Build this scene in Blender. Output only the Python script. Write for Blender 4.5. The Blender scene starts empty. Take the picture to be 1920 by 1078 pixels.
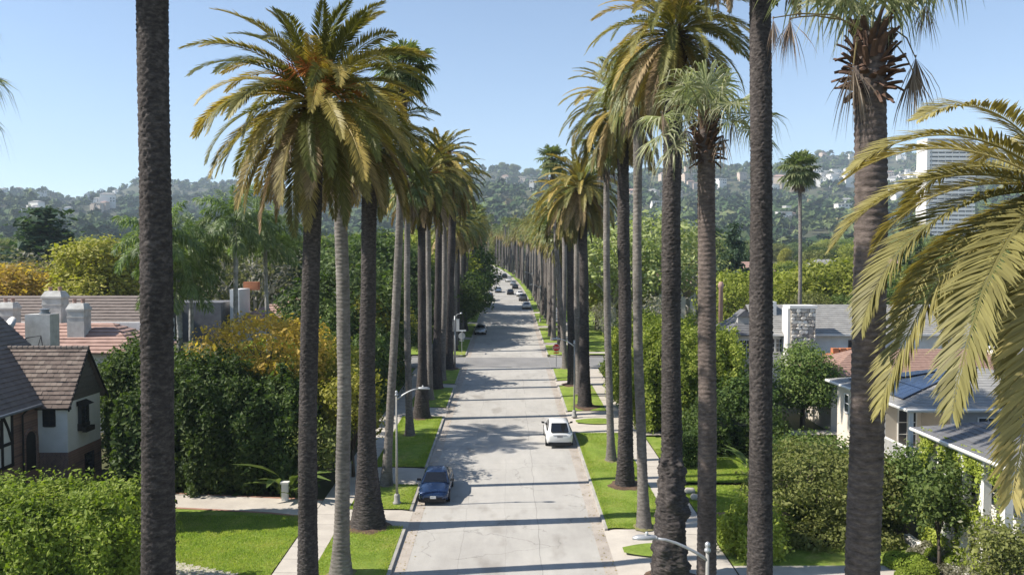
import bpy, math, random
import numpy as np
from mathutils import Vector, Matrix

# ------------------------------------------------------------------ camera, sky, sun, exposure
S = bpy.context.scene
R = math.radians
FPX, SLOPE, CAMZ = 1500.0, 0.03, 15.43
PITCH, YAW = R(-1.98), R(-0.306)
cam_d = bpy.data.cameras.new('camera'); cam = bpy.data.objects.new('camera', cam_d)
S.collection.objects.link(cam); S.camera = cam
cam_d.sensor_width = 36.0; cam_d.lens = 36.0 * FPX / 1920.0
cam_d.clip_start = 0.2; cam_d.clip_end = 12000
cam.location = (0.13, 0, CAMZ); cam.rotation_euler = (R(90) + PITCH, 0, YAW)

HAZE = 0.00017
SUN_EL, SUN_AZ = R(43), R(264)          # azimuth clockwise from +Y: the sun stands to the left, slightly behind
W = bpy.data.worlds.new('World'); S.world = W; W.use_nodes = True
wn = W.node_tree.nodes; wl = W.node_tree.links
sky = wn.new('ShaderNodeTexSky'); sky.sky_type = 'NISHITA'; sky.sun_disc = False
sky.sun_elevation = SUN_EL; sky.sun_rotation = SUN_AZ
sky.altitude = 1200; sky.air_density = 1.0; sky.dust_density = 0.35; sky.ozone_density = 1.2
wl.new(sky.outputs[0], wn['Background'].inputs[0]); wn['Background'].inputs[1].default_value = 0.106
sd = bpy.data.lights.new('sun', 'SUN'); sun = bpy.data.objects.new('sun', sd); S.collection.objects.link(sun)
sd.energy = 5.0; sd.angle = R(0.53); sd.color = (1.0, 0.93, 0.83)
sv = Vector((math.sin(SUN_AZ) * math.cos(SUN_EL), math.cos(SUN_AZ) * math.cos(SUN_EL), math.sin(SUN_EL)))
sun.rotation_euler = sv.to_track_quat('Z', 'Y').to_euler()
S.view_settings.view_transform = 'Standard'; S.view_settings.look = 'None'
S.view_settings.exposure = 0.85; S.view_settings.gamma = 1.0
S.render.engine = 'CYCLES'
S.cycles.use_denoising = True; S.cycles.max_bounces = 6; S.cycles.diffuse_bounces = 3; S.cycles.glossy_bounces = 3
S.cycles.transmission_bounces = 4; S.cycles.volume_bounces = 0; S.cycles.sample_clamp_indirect = 6
S.cycles.caustics_reflective = False; S.cycles.caustics_refractive = False

rng = np.random.default_rng(7); random.seed(7)
C = S.collection

# ------------------------------------------------------------------ helpers
Rm = Matrix.Rotation(YAW, 3, 'Z') @ Matrix.Rotation(R(90) + PITCH, 3, 'X')
def ray(px, py):
    v = Rm @ Vector(((px - 960) / FPX, (539 - py) / FPX, -1.0)); return v
def at(px, py, d):                       # the point at ground distance d (metres up the street) seen in that direction
    v = ray(px, py); return Vector(cam.location) + v * (d / v.y)
def gz(y): return SLOPE * y
def G(px, py):                           # the point of the sloping ground seen in that direction
    v = ray(px, py); c = cam.location; t = (SLOPE * c.y - c.z) / (v.z - SLOPE * v.y); return Vector(c) + v * t
def road_x(y): return np.where(np.asarray(y) > 170, -0.000213 * (np.asarray(y, float) - 170) ** 2, 0.0)

def new_obj(name, data, parent=None, loc=(0, 0, 0), rot=(0, 0, 0), scale=(1, 1, 1)):
    o = bpy.data.objects.new(name, data); C.objects.link(o); o.parent = parent
    o.location = loc; o.rotation_euler = rot; o.scale = scale
    return o
def tag(o, label=None, cat=None, group=None, kind=None):
    if label: o['label'] = label
    if cat: o['category'] = cat
    if group: o['group'] = group
    if kind: o['kind'] = kind
    return o
def thing(name, label, cat, loc=(0, 0, 0), rz=0, group=None):
    o = new_obj(name, None, None, loc, (0, 0, rz)); o.empty_display_size = 0.3
    return tag(o, label, cat, group)
def np_mesh(name, V, F, mats=None, smooth=False, midx=None):
    V = np.asarray(V, np.float32).reshape(-1, 3); F = np.asarray(F, np.int32); k = F.shape[1]
    me = bpy.data.meshes.new(name)
    me.vertices.add(len(V)); me.vertices.foreach_set('co', V.ravel())
    me.loops.add(F.size); me.loops.foreach_set('vertex_index', F.ravel())
    me.polygons.add(len(F)); me.polygons.foreach_set('loop_start', np.arange(0, F.size, k, dtype=np.int32))
    if midx is not None: me.polygons.foreach_set('material_index', np.asarray(midx, np.int32))
    me.polygons.foreach_set('use_smooth', np.full(len(F), smooth, bool))
    for m in (mats if isinstance(mats, (list, tuple)) else [mats]):
        if m: me.materials.append(m)
    me.update(calc_edges=True)
    return me
class MB:
    def __init__(s): s.v = []; s.f = []; s.m = []; s.cur = 0
    def add(s, vs, fs):
        b = len(s.v); s.v += [tuple(v) for v in vs]; s.f += [tuple(b + i for i in f) for f in fs]; s.m += [s.cur] * len(fs); return s
    def box(s, x0, x1, y0, y1, z0, z1):
        vs = [(x, y, z) for z in (z0, z1) for y in (y0, y1) for x in (x0, x1)]
        return s.add(vs, [(0, 2, 3, 1), (4, 5, 7, 6), (0, 1, 5, 4), (2, 6, 7, 3), (0, 4, 6, 2), (1, 3, 7, 5)])
    def poly(s, pts): return s.add(pts, [tuple(range(len(pts)))])
    def prism(s, pts, z0, z1):
        n = len(pts); vs = [(p[0], p[1], z0) for p in pts] + [(p[0], p[1], z1) for p in pts]
        return s.add(vs, [tuple(range(n))[::-1], tuple(range(n, 2 * n))] + [(i, (i + 1) % n, n + (i + 1) % n, n + i) for i in range(n)])
    def tube(s, pts, rad, n=8, cap=True):
        pts = [Vector(p) for p in pts]; vs = []; fs = []
        if not hasattr(rad, '__len__'): rad = [rad] * len(pts)
        t0 = (pts[1] - pts[0]).normalized(); u = t0.orthogonal().normalized()
        for i, p in enumerate(pts):
            t = (pts[min(i + 1, len(pts) - 1)] - pts[max(i - 1, 0)]).normalized()
            u = (u - t * u.dot(t)).normalized(); w = t.cross(u)
            vs += [p + (u * math.cos(a) + w * math.sin(a)) * rad[i] for a in (2 * math.pi * k / n for k in range(n))]
        for i in range(len(pts) - 1):
            fs += [(i * n + k, i * n + (k + 1) % n, (i + 1) * n + (k + 1) % n, (i + 1) * n + k) for k in range(n)]
        if cap: fs += [tuple(range(n))[::-1], tuple(range((len(pts) - 1) * n, len(pts) * n))]
        return s.add(vs, fs)
    def lathe(s, prof, n=16, c=(0, 0, 0)):
        vs = [(c[0] + r * math.cos(2 * math.pi * k / n), c[1] + r * math.sin(2 * math.pi * k / n), c[2] + z) for r, z in prof for k in range(n)]
        m = len(prof); fs = [(i * n + k, i * n + (k + 1) % n, (i + 1) * n + (k + 1) % n, (i + 1) * n + k) for i in range(m - 1) for k in range(n)]
        fs += [tuple(range(n))[::-1], tuple(range((m - 1) * n, m * n))]
        return s.add(vs, fs)
    def mesh(s, name, mats, smooth=False, shear=False):
        me = bpy.data.meshes.new(name)
        vs = [(x, y, z + SLOPE * y) for x, y, z in s.v] if shear else s.v
        me.from_pydata(vs, [], s.f)
        ms = mats if isinstance(mats, (list, tuple)) else [mats]
        for m in ms: me.materials.append(m)
        if len(ms) > 1: me.polygons.foreach_set('material_index', s.m)
        if smooth: me.polygons.foreach_set('use_smooth', [True] * len(s.f))
        me.update(); return me
    def build(s, name, mats, parent=None, smooth=False, shear=False, loc=(0, 0, 0), rot=(0, 0, 0)):
        return new_obj(name, s.mesh(name, mats, smooth, shear), parent, loc, rot)
def copy_tree(o, parent=None):
    c = o.copy(); C.objects.link(c); c.parent = parent
    for ch in list(o.children): copy_tree(ch, c)
    return c

# ------------------------------------------------------------------ materials
def nt(name):
    m = bpy.data.materials.new(name); m.use_nodes = True; return m, m.node_tree.nodes, m.node_tree.links, m.node_tree.nodes['Principled BSDF']
def ramp(n, stops):
    r = n.new('ShaderNodeValToRGB'); e = r.color_ramp.elements
    while len(e) < len(stops): e.new(0.5)
    for i, (p, c) in enumerate(stops): e[i].position = p; e[i].color = (*c, 1)
    return r
def noise(n, l, scale, detail=4, rough=0.55, coord='Object', stretch=None, dist=0):
    t = n.new('ShaderNodeTexNoise'); t.inputs['Scale'].default_value = scale; t.inputs['Detail'].default_value = detail
    t.inputs['Roughness'].default_value = rough; t.inputs['Distortion'].default_value = dist
    tc = n.new('ShaderNodeTexCoord')
    if stretch:
        mp = n.new('ShaderNodeMapping'); mp.inputs['Scale'].default_value = stretch
        l.new(tc.outputs[coord], mp.inputs[0]); l.new(mp.outputs[0], t.inputs[0])
    else: l.new(tc.outputs[coord], t.inputs[0])
    return t
def mixc(n, l, fac, a, b, mode='MIX'):
    x = n.new('ShaderNodeMix'); x.data_type = 'RGBA'; x.blend_type = mode; x.clamp_result = False
    for sock, val in ((x.inputs[0], fac), (x.inputs[6], a), (x.inputs[7], b)):
        if isinstance(val, (int, float)): sock.default_value = val
        elif isinstance(val, tuple): sock.default_value = (*val, 1)
        else: l.new(val, sock)
    return x.outputs[2]
def math_(n, l, op, a, b=0.0, c=0.0):
    x = n.new('ShaderNodeMath'); x.operation = op
    for i, v in enumerate((a, b, c)):
        if isinstance(v, (int, float)): x.inputs[i].default_value = v
        else: l.new(v, x.inputs[i])
    return x.outputs[0]
def bump(n, l, bsdf, h, strength=0.3, dist=0.02):
    b = n.new('ShaderNodeBump'); b.inputs['Strength'].default_value = strength; b.inputs['Distance'].default_value = dist
    l.new(h, b.inputs['Height']); l.new(b.outputs[0], bsdf.inputs['Normal'])
def mat(name, c1, c2=None, scale=3.0, rough=0.8, spec=0.3, metal=0.0, bumps=0.0, bscale=None, fine=0.0, stretch=None, coord='Object', detail=5):
    m, n, l, b = nt(name); b.inputs['Roughness'].default_value = rough; b.inputs['Specular IOR Level'].default_value = spec; b.inputs['Metallic'].default_value = metal
    if c2 is None: c2 = tuple(x * 0.75 for x in c1)
    t = noise(n, l, scale, detail, coord=coord, stretch=stretch); r = ramp(n, [(0.3, c2), (0.7, c1)]); l.new(t.outputs[0], r.inputs[0]); col = r.outputs[0]
    if fine:
        t2 = noise(n, l, scale * 14, 3, coord=coord, stretch=stretch)
        f = math_(n, l, 'MULTIPLY_ADD', t2.outputs[0], 2 * fine, 1 - fine)
        cc = n.new('ShaderNodeCombineColor'); [l.new(f, cc.inputs[i]) for i in range(3)]
        col = mixc(n, l, 1.0, col, cc.outputs[0], 'MULTIPLY')
    l.new(col, b.inputs['Base Color'])
    if bumps:
        t3 = noise(n, l, bscale or scale * 8, 5, coord=coord, stretch=stretch); bump(n, l, b, t3.outputs[0], bumps, 0.03)
    return m
def leafmat(name, stops, trans=0.3, rough=0.5, objvar=0.25, island=True, patch=None, tcol=None, spec=0.22, leafvar=0.0):
    """foliage: colour differs from leaf to leaf and from plant to plant; thin enough to let some light through"""
    m, n, l, b = nt(name)
    g = n.new('ShaderNodeNewGeometry'); oi = n.new('ShaderNodeObjectInfo')
    src = g.outputs['Random Per Island'] if island else oi.outputs['Random']
    if patch:
        t = noise(n, l, patch, 3); src = math_(n, l, 'ADD', math_(n, l, 'MULTIPLY', src, 0.5), math_(n, l, 'MULTIPLY_ADD', t.outputs[0], 1.4, -0.45))
    r = ramp(n, [(i / (len(stops) - 1) * 0.9 + 0.05, c) for i, c in enumerate(stops)]); l.new(src, r.inputs[0]); col = r.outputs[0]
    if leafvar:
        f = math_(n, l, 'MULTIPLY_ADD', g.outputs['Random Per Island'], 2 * leafvar, 1 - leafvar); cc = n.new('ShaderNodeCombineColor'); [l.new(f, cc.inputs[i]) for i in range(3)]; col = mixc(n, l, 1.0, col, cc.outputs[0], 'MULTIPLY')
    if objvar:
        hs = n.new('ShaderNodeHueSaturation'); l.new(col, hs.inputs['Color'])
        l.new(math_(n, l, 'MULTIPLY_ADD', oi.outputs['Random'], objvar * 2, 1 - objvar), hs.inputs['Value'])
        l.new(math_(n, l, 'MULTIPLY_ADD', oi.outputs['Random'], 0.05 * objvar, 0.5 - 0.025 * objvar), hs.inputs['Hue']); col = hs.outputs[0]
    l.new(col, b.inputs['Base Color']); b.inputs['Roughness'].default_value = rough; b.inputs['Specular IOR Level'].default_value = spec
    tr = n.new('ShaderNodeBsdfTranslucent')
    l.new(mixc(n, l, 1.0, col, tcol or (1.5, 1.7, 0.6), 'MULTIPLY'), tr.inputs[0])
    mx = n.new('ShaderNodeMixShader'); mx.inputs[0].default_value = trans
    l.new(b.outputs[0], mx.inputs[1]); l.new(tr.outputs[0], mx.inputs[2]); l.new(mx.outputs[0], n['Material Output'].inputs[0])
    return m
M = {}
def glassmat(name, c, rough=0.08):
    m, n, l, b = nt(name); b.inputs['Base Color'].default_value = (*c, 1); b.inputs['Roughness'].default_value = rough
    b.inputs['Specular IOR Level'].default_value = 0.6; return m
M['conc'] = mat('pale_concrete', (0.50, 0.46, 0.40), (0.40, 0.365, 0.32), 0.8, 0.85, bumps=0.15, bscale=30, fine=0.08)
M['kerb'] = mat('kerb_concrete', (0.42, 0.40, 0.36), (0.27, 0.255, 0.23), 1.2, 0.85, bumps=0.2, bscale=25, fine=0.15)
M['gutter'] = mat('gutter_concrete', (0.43, 0.385, 0.335), (0.31, 0.275, 0.24), 0.9, 0.85, bumps=0.2, bscale=20, fine=0.15)
M['soil'] = mat('soil', (0.14, 0.09, 0.06), (0.07, 0.045, 0.03), 3, 0.95, bumps=0.5, bscale=15)
M['earth'] = mat('yard_ground', (0.07, 0.085, 0.03), (0.10, 0.08, 0.05), 0.12, 0.95, bumps=0.4, bscale=3, fine=0.2)
M['asphalt'] = mat('grey_asphalt', (0.25, 0.245, 0.24), (0.19, 0.187, 0.185), 0.5, 0.9, bumps=0.1, bscale=40, fine=0.1)

def road_material():
    m, n, l, b = nt('worn_road_concrete'); b.inputs['Roughness'].default_value = 0.85; b.inputs['Specular IOR Level'].default_value = 0.25
    t1 = noise(n, l, 0.22, 6, 0.6); r = ramp(n, [(0.3, (0.335, 0.32, 0.295)), (0.55, (0.40, 0.385, 0.355)), (0.75, (0.435, 0.415, 0.38))]); l.new(t1.outputs[0], r.inputs[0])
    t2 = noise(n, l, 1.6, 5, 0.65, stretch=(1, 0.25, 1)); f = math_(n, l, 'MULTIPLY_ADD', t2.outputs[0], 0.34, 0.83)
    t4 = noise(n, l, 28, 3, 0.7); f = math_(n, l, 'MULTIPLY', f, math_(n, l, 'MULTIPLY_ADD', t4.outputs[0], 0.16, 0.92))
    tc = n.new('ShaderNodeTexCoord'); sx = n.new('ShaderNodeSeparateXYZ'); l.new(tc.outputs['Object'], sx.inputs[0])
    wob = noise(n, l, 0.35, 3); xw = math_(n, l, 'ADD', sx.outputs[0], math_(n, l, 'MULTIPLY_ADD', wob.outputs[0], 0.5, -0.25))
    def line(coord, pos, w, dark):
        d = math_(n, l, 'ABSOLUTE', math_(n, l, 'SUBTRACT', coord, pos)); a = math_(n, l, 'LESS_THAN', d, w)
        return math_(n, l, 'MULTIPLY_ADD', a, -dark, 1.0)
    gate = noise(n, l, 0.25, 2)                                        # joints show only here and there
    gg = math_(n, l, 'GREATER_THAN', gate.outputs[0], 0.45)
    for pos, w, dk in ((1.75, 0.022, 0.28), (-2.2, 0.02, 0.18), (0.0, 0.018, 0.12)):
        ln = line(xw, pos, w, dk)
        f = math_(n, l, 'MULTIPLY', f, math_(n, l, 'ADD', math_(n, l, 'MULTIPLY', gg, math_(n, l, 'SUBTRACT', ln, 1.0)), 1.0))
    ym = math_(n, l, 'ABSOLUTE', math_(n, l, 'SUBTRACT', math_(n, l, 'FRACT', math_(n, l, 'MULTIPLY', sx.outputs[1], 1 / 9.0)), 0.5))
    yl = math_(n, l, 'GREATER_THAN', ym, 0.4972); f = math_(n, l, 'MULTIPLY', f, math_(n, l, 'MULTIPLY_ADD', math_(n, l, 'MULTIPLY', yl, gg), -0.16, 1.0))
    vo = n.new('ShaderNodeTexVoronoi'); vo.feature = 'DISTANCE_TO_EDGE'; vo.inputs['Scale'].default_value = 0.22
    wv = noise(n, l, 1.3, 4); va = n.new('ShaderNodeVectorMath'); va.operation = 'MULTIPLY_ADD'; va.inputs[1].default_value = (0.9, 0.9, 0.9)
    l.new(wv.outputs[1], va.inputs[0]); l.new(tc.outputs['Object'], va.inputs[2]); l.new(va.outputs[0], vo.inputs['Vector'])
    cr = math_(n, l, 'LESS_THAN', vo.outputs['Distance'], 0.006); gk = noise(n, l, 0.12, 2); gk = math_(n, l, 'GREATER_THAN', gk.outputs[0], 0.52)
    f = math_(n, l, 'MULTIPLY', f, math_(n, l, 'MULTIPLY_ADD', math_(n, l, 'MULTIPLY', cr, gk), -0.22, 1.0))
    st = noise(n, l, 0.55, 3, 0.5, stretch=(1, 0.5, 1)); sr = ramp(n, [(0.60, (1, 1, 1)), (0.72, (0.78, 0.765, 0.75))]); l.new(st.outputs[0], sr.inputs[0])
    cc = n.new('ShaderNodeCombineColor'); [l.new(f, cc.inputs[i]) for i in range(3)]
    col = mixc(n, l, 1.0, r.outputs[0], cc.outputs[0], 'MULTIPLY'); col = mixc(n, l, 1.0, col, sr.outputs[0], 'MULTIPLY')
    l.new(col, b.inputs['Base Color']); bump(n, l, b, t4.outputs[0], 0.12, 0.01)
    return m
M['road'] = road_material()

def lawn_material():
    m, n, l, b = nt('mown_lawn'); b.inputs['Roughness'].default_value = 0.9; b.inputs['Specular IOR Level'].default_value = 0.15
    t = noise(n, l, 0.7, 6, 0.65); r = ramp(n, [(0.28, (0.13, 0.195, 0.028)), (0.5, (0.20, 0.28, 0.045)), (0.72, (0.28, 0.34, 0.08))]); l.new(t.outputs[0], r.inputs[0])
    td_ = noise(n, l, 0.45, 5, 0.7); dr = ramp(n, [(0.52, (0, 0, 0)), (0.72, (0.75, 0.75, 0.75))]); l.new(td_.outputs[0], dr.inputs[0]); dry = mixc(n, l, dr.outputs[0], r.outputs[0], (0.34, 0.31, 0.11))
    t2 = noise(n, l, 4.5, 7, 0.8); f = math_(n, l, 'MULTIPLY_ADD', t2.outputs[0], 1.3, 0.35)
    t3 = noise(n, l, 60, 2, 0.7); f = math_(n, l, 'MULTIPLY', f, math_(n, l, 'MULTIPLY_ADD', t3.outputs[0], 0.9, 0.55))
    cc = n.new('ShaderNodeCombineColor'); [l.new(f, cc.inputs[i]) for i in range(3)]
    l.new(mixc(n, l, 1.0, dry, cc.outputs[0], 'MULTIPLY'), b.inputs['Base Color'])
    bump(n, l, b, t3.outputs[0], 0.8, 0.04); return m
M['lawn'] = lawn_material()

# ------------------------------------------------------------------ the setting: ground, road, kerbs, pavements, lawns
def build_ground():
    xs = np.unique(np.concatenate([np.linspace(-1400, 1400, 29), np.linspace(-60, 60, 13)])); ys = np.linspace(-160, 1000, 59)
    X, Y = np.meshgrid(xs, ys); Z = SLOPE * Y - 0.06
    V = np.stack([X, Y, Z], -1).reshape(-1, 3); nx = len(xs); ny = len(ys)
    i = np.arange(ny - 1)[:, None] * nx + np.arange(nx - 1)[None]; F = np.stack([i, i + 1, i + nx + 1, i + nx], -1).reshape(-1, 4)
    tag(new_obj('ground', np_mesh('ground', V, F, M['earth'])), kind='structure')
build_ground()
KX = 5.2                                        # kerb face
YR = list(np.arange(-40, 170, 10.0)) + list(np.arange(170, 640, 8.0))
CS0, CS1 = 93.0, 101.6                          # the cross street
mb = MB()
for a, b_ in zip(YR[:-1], YR[1:]):
    ca, cb = float(road_x(a)), float(road_x(b_))
    mb.add([(ca - KX - .02, a, 0), (ca + KX + .02, a, 0), (cb + KX + .02, b_, 0), (cb - KX - .02, b_, 0)], [(0, 1, 2, 3)])
tag(mb.build('road', M['road'], shear=True), kind='structure')
mb = MB()
for s in (-1, 1):
    for a, b_ in ((5.2, 40), (40, 150)):
        mb.add([(s * a, CS0, -.002), (s * b_, CS0, -.002), (s * b_, CS1, -.002), (s * a, CS1, -.002)], [(0, 1, 2, 3) if s > 0 else (3, 2, 1, 0)])
mb.add([(-5.2, 93.6, .004), (5.2, 93.6, .004), (5.2, 101.2, .004), (-5.2, 101.2, .004)], [(0, 1, 2, 3)])
tag(mb.build('cross_street', M['asphalt'], shear=True), kind='structure')

# driveways that cut the kerb: (y0, y1) per side
DRV = {-1: [(41.9, 44.4), (49.0, 52.6), (67.6, 71.2), (80.6, 82.6), (118, 121), (139, 142), (163, 166)],
       1: [(34.2, 41.4), (61.8, 69.6), (81.8, 84.4), (112, 114.5), (133, 136), (158, 161)]}
def spans(side, y0, y1, cuts):
    out = []; y = y0
    for a, b_ in sorted(cuts):
        if b_ < y0 or a > y1: continue
        if a > y: out.append((y, a))
        y = max(y, b_)
    if y < y1: out.append((y, y1))
    return out
kerb_parent = {}
for s in (-1, 1):
    name = 'kerb_left' if s < 0 else 'kerb_right'
    kp = tag(new_obj(name, None), kind='structure')
    gut = MB()
    for (a, b_) in spans(s, -30, 560, DRV[s] + [(CS0 - 1.2, CS1 + 1.2)]):
        k = MB(); ys = [a] + [y for y in np.arange(math.ceil(a / 6) * 6, b_, 6.0) if y > a + .3 and y < b_ - .3] + [b_]
        for p, q in zip(ys[:-1], ys[1:]):
            cp, cq = float(road_x(p)), float(road_x(q)); e = 0.012
            x0, x1 = s * KX, s * (KX + .17); k.add(
                [(cp + x0, p + e, -.03), (cp + x0 + s * .02, p + e, .13), (cp + x1, p + e, .14), (cp + x1, p + e, -.03),
                 (cq + x0, q - e, -.03), (cq + x0 + s * .02, q - e, .13), (cq + x1, q - e, .14), (cq + x1, q - e, -.03)],
                [(0, 1, 2, 3), (7, 6, 5, 4), (0, 4, 5, 1), (1, 5, 6, 2), (2, 6, 7, 3)])
        k.build('kerb_run', M['kerb'], kp, shear=True)
    for (a, b_) in spans(s, -30, 300, [(CS0, CS1)]):
        for p in np.arange(a, b_, 3.0):
            q = min(p + 3.0, b_); cp, cq = float(road_x(p)), float(road_x(q))
            gut.add([(cp + s * (KX - .62), p + .008, .005), (cp + s * KX, p + .008, .005), (cq + s * KX, q - .008, .005), (cq + s * (KX - .62), q - .008, .005)], [(0, 1, 2, 3) if s > 0 else (3, 2, 1, 0)])
    g = gut.build('gutter', M['gutter'], kp, shear=True); g['kind'] = 'stuff'
    # kerb returns round the corners of the cross street
    for yc, sy in ((CS0, -1), (CS1, 1)):
        k = MB(); arc = []
        for i in range(9):
            t = i / 8 * math.pi / 2
            arc.append((math.cos(t), math.sin(t)))
        cx, cy, r = s * (KX + 2.4), yc + sy * 2.4, 2.4
        outer = [(cx - s * r * c_, cy - sy * r * s_) for c_, s_ in arc]; inner = [(cx - s * (r - .17) * c_, cy - sy * (r - .17) * s_) for c_, s_ in arc]
        outer = [(s * KX, cy + sy * .0)] + outer + [(s * 30, yc)]; inner = [(s * (KX + .17), cy)] + inner + [(s * 30, yc + sy * .17)]
        n = len(outer); vs = [(x, y, z) for (x, y) in outer for z in (-.03, .132)] + [(x, y, z) for (x, y) in inner for z in (-.03, .138)]
        fs = [(2 * i, 2 * i + 2, 2 * i + 3, 2 * i + 1) for i in range(n - 1)] + [(2 * i + 1, 2 * i + 3, 2 * n + 2 * i + 3, 2 * n + 2 * i + 1) for i in range(n - 1)]
        k.add(vs, fs); k.build('corner_kerb', M['kerb'], kp, shear=True)

SW0, SW1 = 8.8, 10.55
slab_me = {}
for s in (-1, 1):
    sp = tag(new_obj('sidewalk_left' if s < 0 else 'sidewalk_right', None), kind='structure')
    a, b_ = (SW0, SW1)
    k = MB(); k.box(-.87, .87, -.752, .752, -.1, 0); k.v = [(x, y, z + SLOPE * y) for x, y, z in k.v]
    me = k.mesh('slab', M['conc'])
    for y in np.arange(20, 92, 1.524):
        new_obj('slab', me, sp, (s * (a + b_) / 2, y, gz(y) + .145 + rng.normal(0, .004)), (rng.normal(0, .002), rng.normal(0, .003), 0))
    k = MB()
    for y in list(np.arange(-20, 20, 3.0)) + list(np.arange(104, 420, 4.0)):
        c_ = float(road_x(y)); k.box(c_ + s * a if s > 0 else c_ - b_, c_ + b_ if s > 0 else c_ - a, y + .02, y + (2.98 if y < 20 else 3.98), .05, .145)
    f = k.build('far_slabs', M['conc'], sp, shear=True); f['kind'] = 'stuff'
    for (d0, d1) in DRV[s]:
        k = MB(); w = .45
        rows = [(KX - .03, .012, w), (KX + .5, .05, .15), (KX + 1.2, .10, 0), (SW0 - .0, .142, 0)]
        vs = []
        for x, z, ww in rows: vs += [(s * x, d0 - ww, z), (s * x, d1 + ww, z)]
        k.add(vs, [(2 * i, 2 * i + 1, 2 * i + 3, 2 * i + 2) if s < 0 else (2 * i, 2 * i + 2, 2 * i + 3, 2 * i + 1) for i in range(len(rows) - 1)])
        tag(k.build('driveway', M['conc'], shear=True), kind='structure')

def lawn(pts, z=.15, name='lawn', m='lawn', sub=0.0):
    k = MB(); k.poly([(x, y, z) for x, y in pts]); return tag(k.build(name, M[m], shear=True), kind='structure')
def parkway(s, y0, y1, x0=KX + .17, x1=SW0):
    """a strip of lawn between kerb and pavement, its turf standing a little proud of the concrete"""
    nx, ny = 10, max(4, int((y1 - y0) / .5)); V = []; r_ = random.Random(int(y0 * 10))
    for j in range(ny + 1):
        y = y0 + (y1 - y0) * j / ny; c_ = float(road_x(y))
        for i in range(nx + 1):
            u = i / nx; edge = min(u, 1 - u, j / ny * 3, (1 - j / ny) * 3)
            z = .135 + .05 * min(1, edge * 6) + .02 * math.sin(y * .9 + u * 4) * min(1, edge * 4)
            jx = r_.uniform(-.035, .035) if i in (0, nx) else 0; jy = r_.uniform(-.06, .06) if j in (0, ny) else 0
            V.append((c_ + s * (x0 + (x1 - x0) * u) + jx, y + jy, z))
    F = [(j * (nx + 1) + i, j * (nx + 1) + i + 1, (j + 1) * (nx + 1) + i + 1, (j + 1) * (nx + 1) + i) for j in range(ny) for i in range(nx)]
    if s < 0: F = [f[::-1] for f in F]
    k = MB(); k.add(V, F); return tag(k.build('parkway_lawn', M['lawn'], smooth=True, shear=True), kind='structure')
for s in (-1, 1):
    for a, b_ in ([(37.4, 39.5), (64.3, 66.8)] if s > 0 else []) + spans(s, -30, 520, [(p - .0, q + .0) for p, q in DRV[s]] + [(CS0 - 1.0, CS1 + 1.0)]):
        if b_ - a < 2.6:                          # the thin islands between paired driveways
            k = MB(); n = 14; top = [(s * (KX + .55 + 2.6 * (i / n)), (a + b_) / 2 - (b_ - a) * .42 * math.sin(math.pi * min(1, .12 + .55 * i / n)), .19) for i in range(n + 1)]
            bot = [(x, a + b_ - y, z) for x, y, z in top][::-1]; pts = top + bot
            k.poly(pts if s > 0 else pts[::-1]); tag(k.build('parkway_lawn', M['lawn'], shear=True), kind='structure')
        else: parkway(s, a + .08, b_ - .08)

# ------------------------------------------------------------------ palms
def barkmat(name, stops, scale, stretch, bstr, ring=0, ringamt=0.0):
    m, n, l, b = nt(name); b.inputs['Roughness'].default_value = 0.9; b.inputs['Specular IOR Level'].default_value = 0.2
    t = noise(n, l, scale, 6, 0.7, stretch=stretch); r = ramp(n, stops); l.new(t.outputs[0], r.inputs[0]); col = r.outputs[0]
    t2 = noise(n, l, 0.55, 5, 0.65, stretch=(1, 1, .5)); f = math_(n, l, 'MULTIPLY_ADD', t2.outputs[0], 2.2, -0.05)
    cc = n.new('ShaderNodeCombineColor'); [l.new(f, cc.inputs[i]) for i in range(3)]
    l.new(mixc(n, l, 1.0, col, cc.outputs[0], 'MULTIPLY'), b.inputs['Base Color'])
    bump(n, l, b, t.outputs[0], bstr, 0.05); return m
M['drysoil'] = mat('dry_turf', (0.22, 0.20, 0.09), (0.13, 0.13, 0.05), 3, .95, bumps=.4, bscale=20)
M['bark_date'] = barkmat('date_palm_bark', [(0.3, (0.022, 0.019, 0.0185)), (0.5, (0.052, 0.045, 0.043)), (0.72, (0.115, 0.10, 0.092))], 5, (1, 1, 3.2), 0.7)
M['bark_fan'] = barkmat('fan_palm_bark', [(0.3, (0.085, 0.075, 0.068)), (0.5, (0.15, 0.135, 0.122)), (0.72, (0.23, 0.21, 0.19))], 4, (1, 1, 2.6), 0.6)
M['bark_red'] = barkmat('reddish_fan_palm_bark', [(0.3, (0.05, 0.04, 0.036)), (0.5, (0.105, 0.084, 0.075)), (0.72, (0.18, 0.145, 0.126))], 4, (1, 1, 3.0), 0.6)
M['bark_queen'] = barkmat('queen_palm_bark', [(0.3, (0.14, 0.14, 0.14)), (0.5, (0.24, 0.24, 0.23)), (0.72, (0.33, 0.33, 0.32))], 2.5, (1, 1, 1.6), 0.3)
M['boot'] = mat('cut_leaf_bases', (0.16, 0.095, 0.065), (0.045, 0.028, 0.022), 2.2, 0.9, bumps=0.5, bscale=14)
M['boot_dark'] = mat('dark_leaf_bases', (0.12, 0.085, 0.05), (0.035, 0.025, 0.018), 2.2, 0.9, bumps=0.5, bscale=14)
M['date'] = leafmat('date_palm_leaf', [(0.14, 0.155, 0.042), (0.20, 0.195, 0.058), (0.27, 0.235, 0.074), (0.38, 0.285, 0.09)], 0.3, 0.5, 0.18, island=False, leafvar=.3, tcol=(1.5, 1.45, 0.55))
M['date_hero'] = leafmat('yellowish_date_palm_leaf', [(0.21, 0.195, 0.07), (0.27, 0.24, 0.088), (0.34, 0.285, 0.115)], .25, .5, .12, island=False, leafvar=.3, tcol=(1.5, 1.4, .6))  # yellower leaf colour for the fronds of the nearest palm
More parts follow.
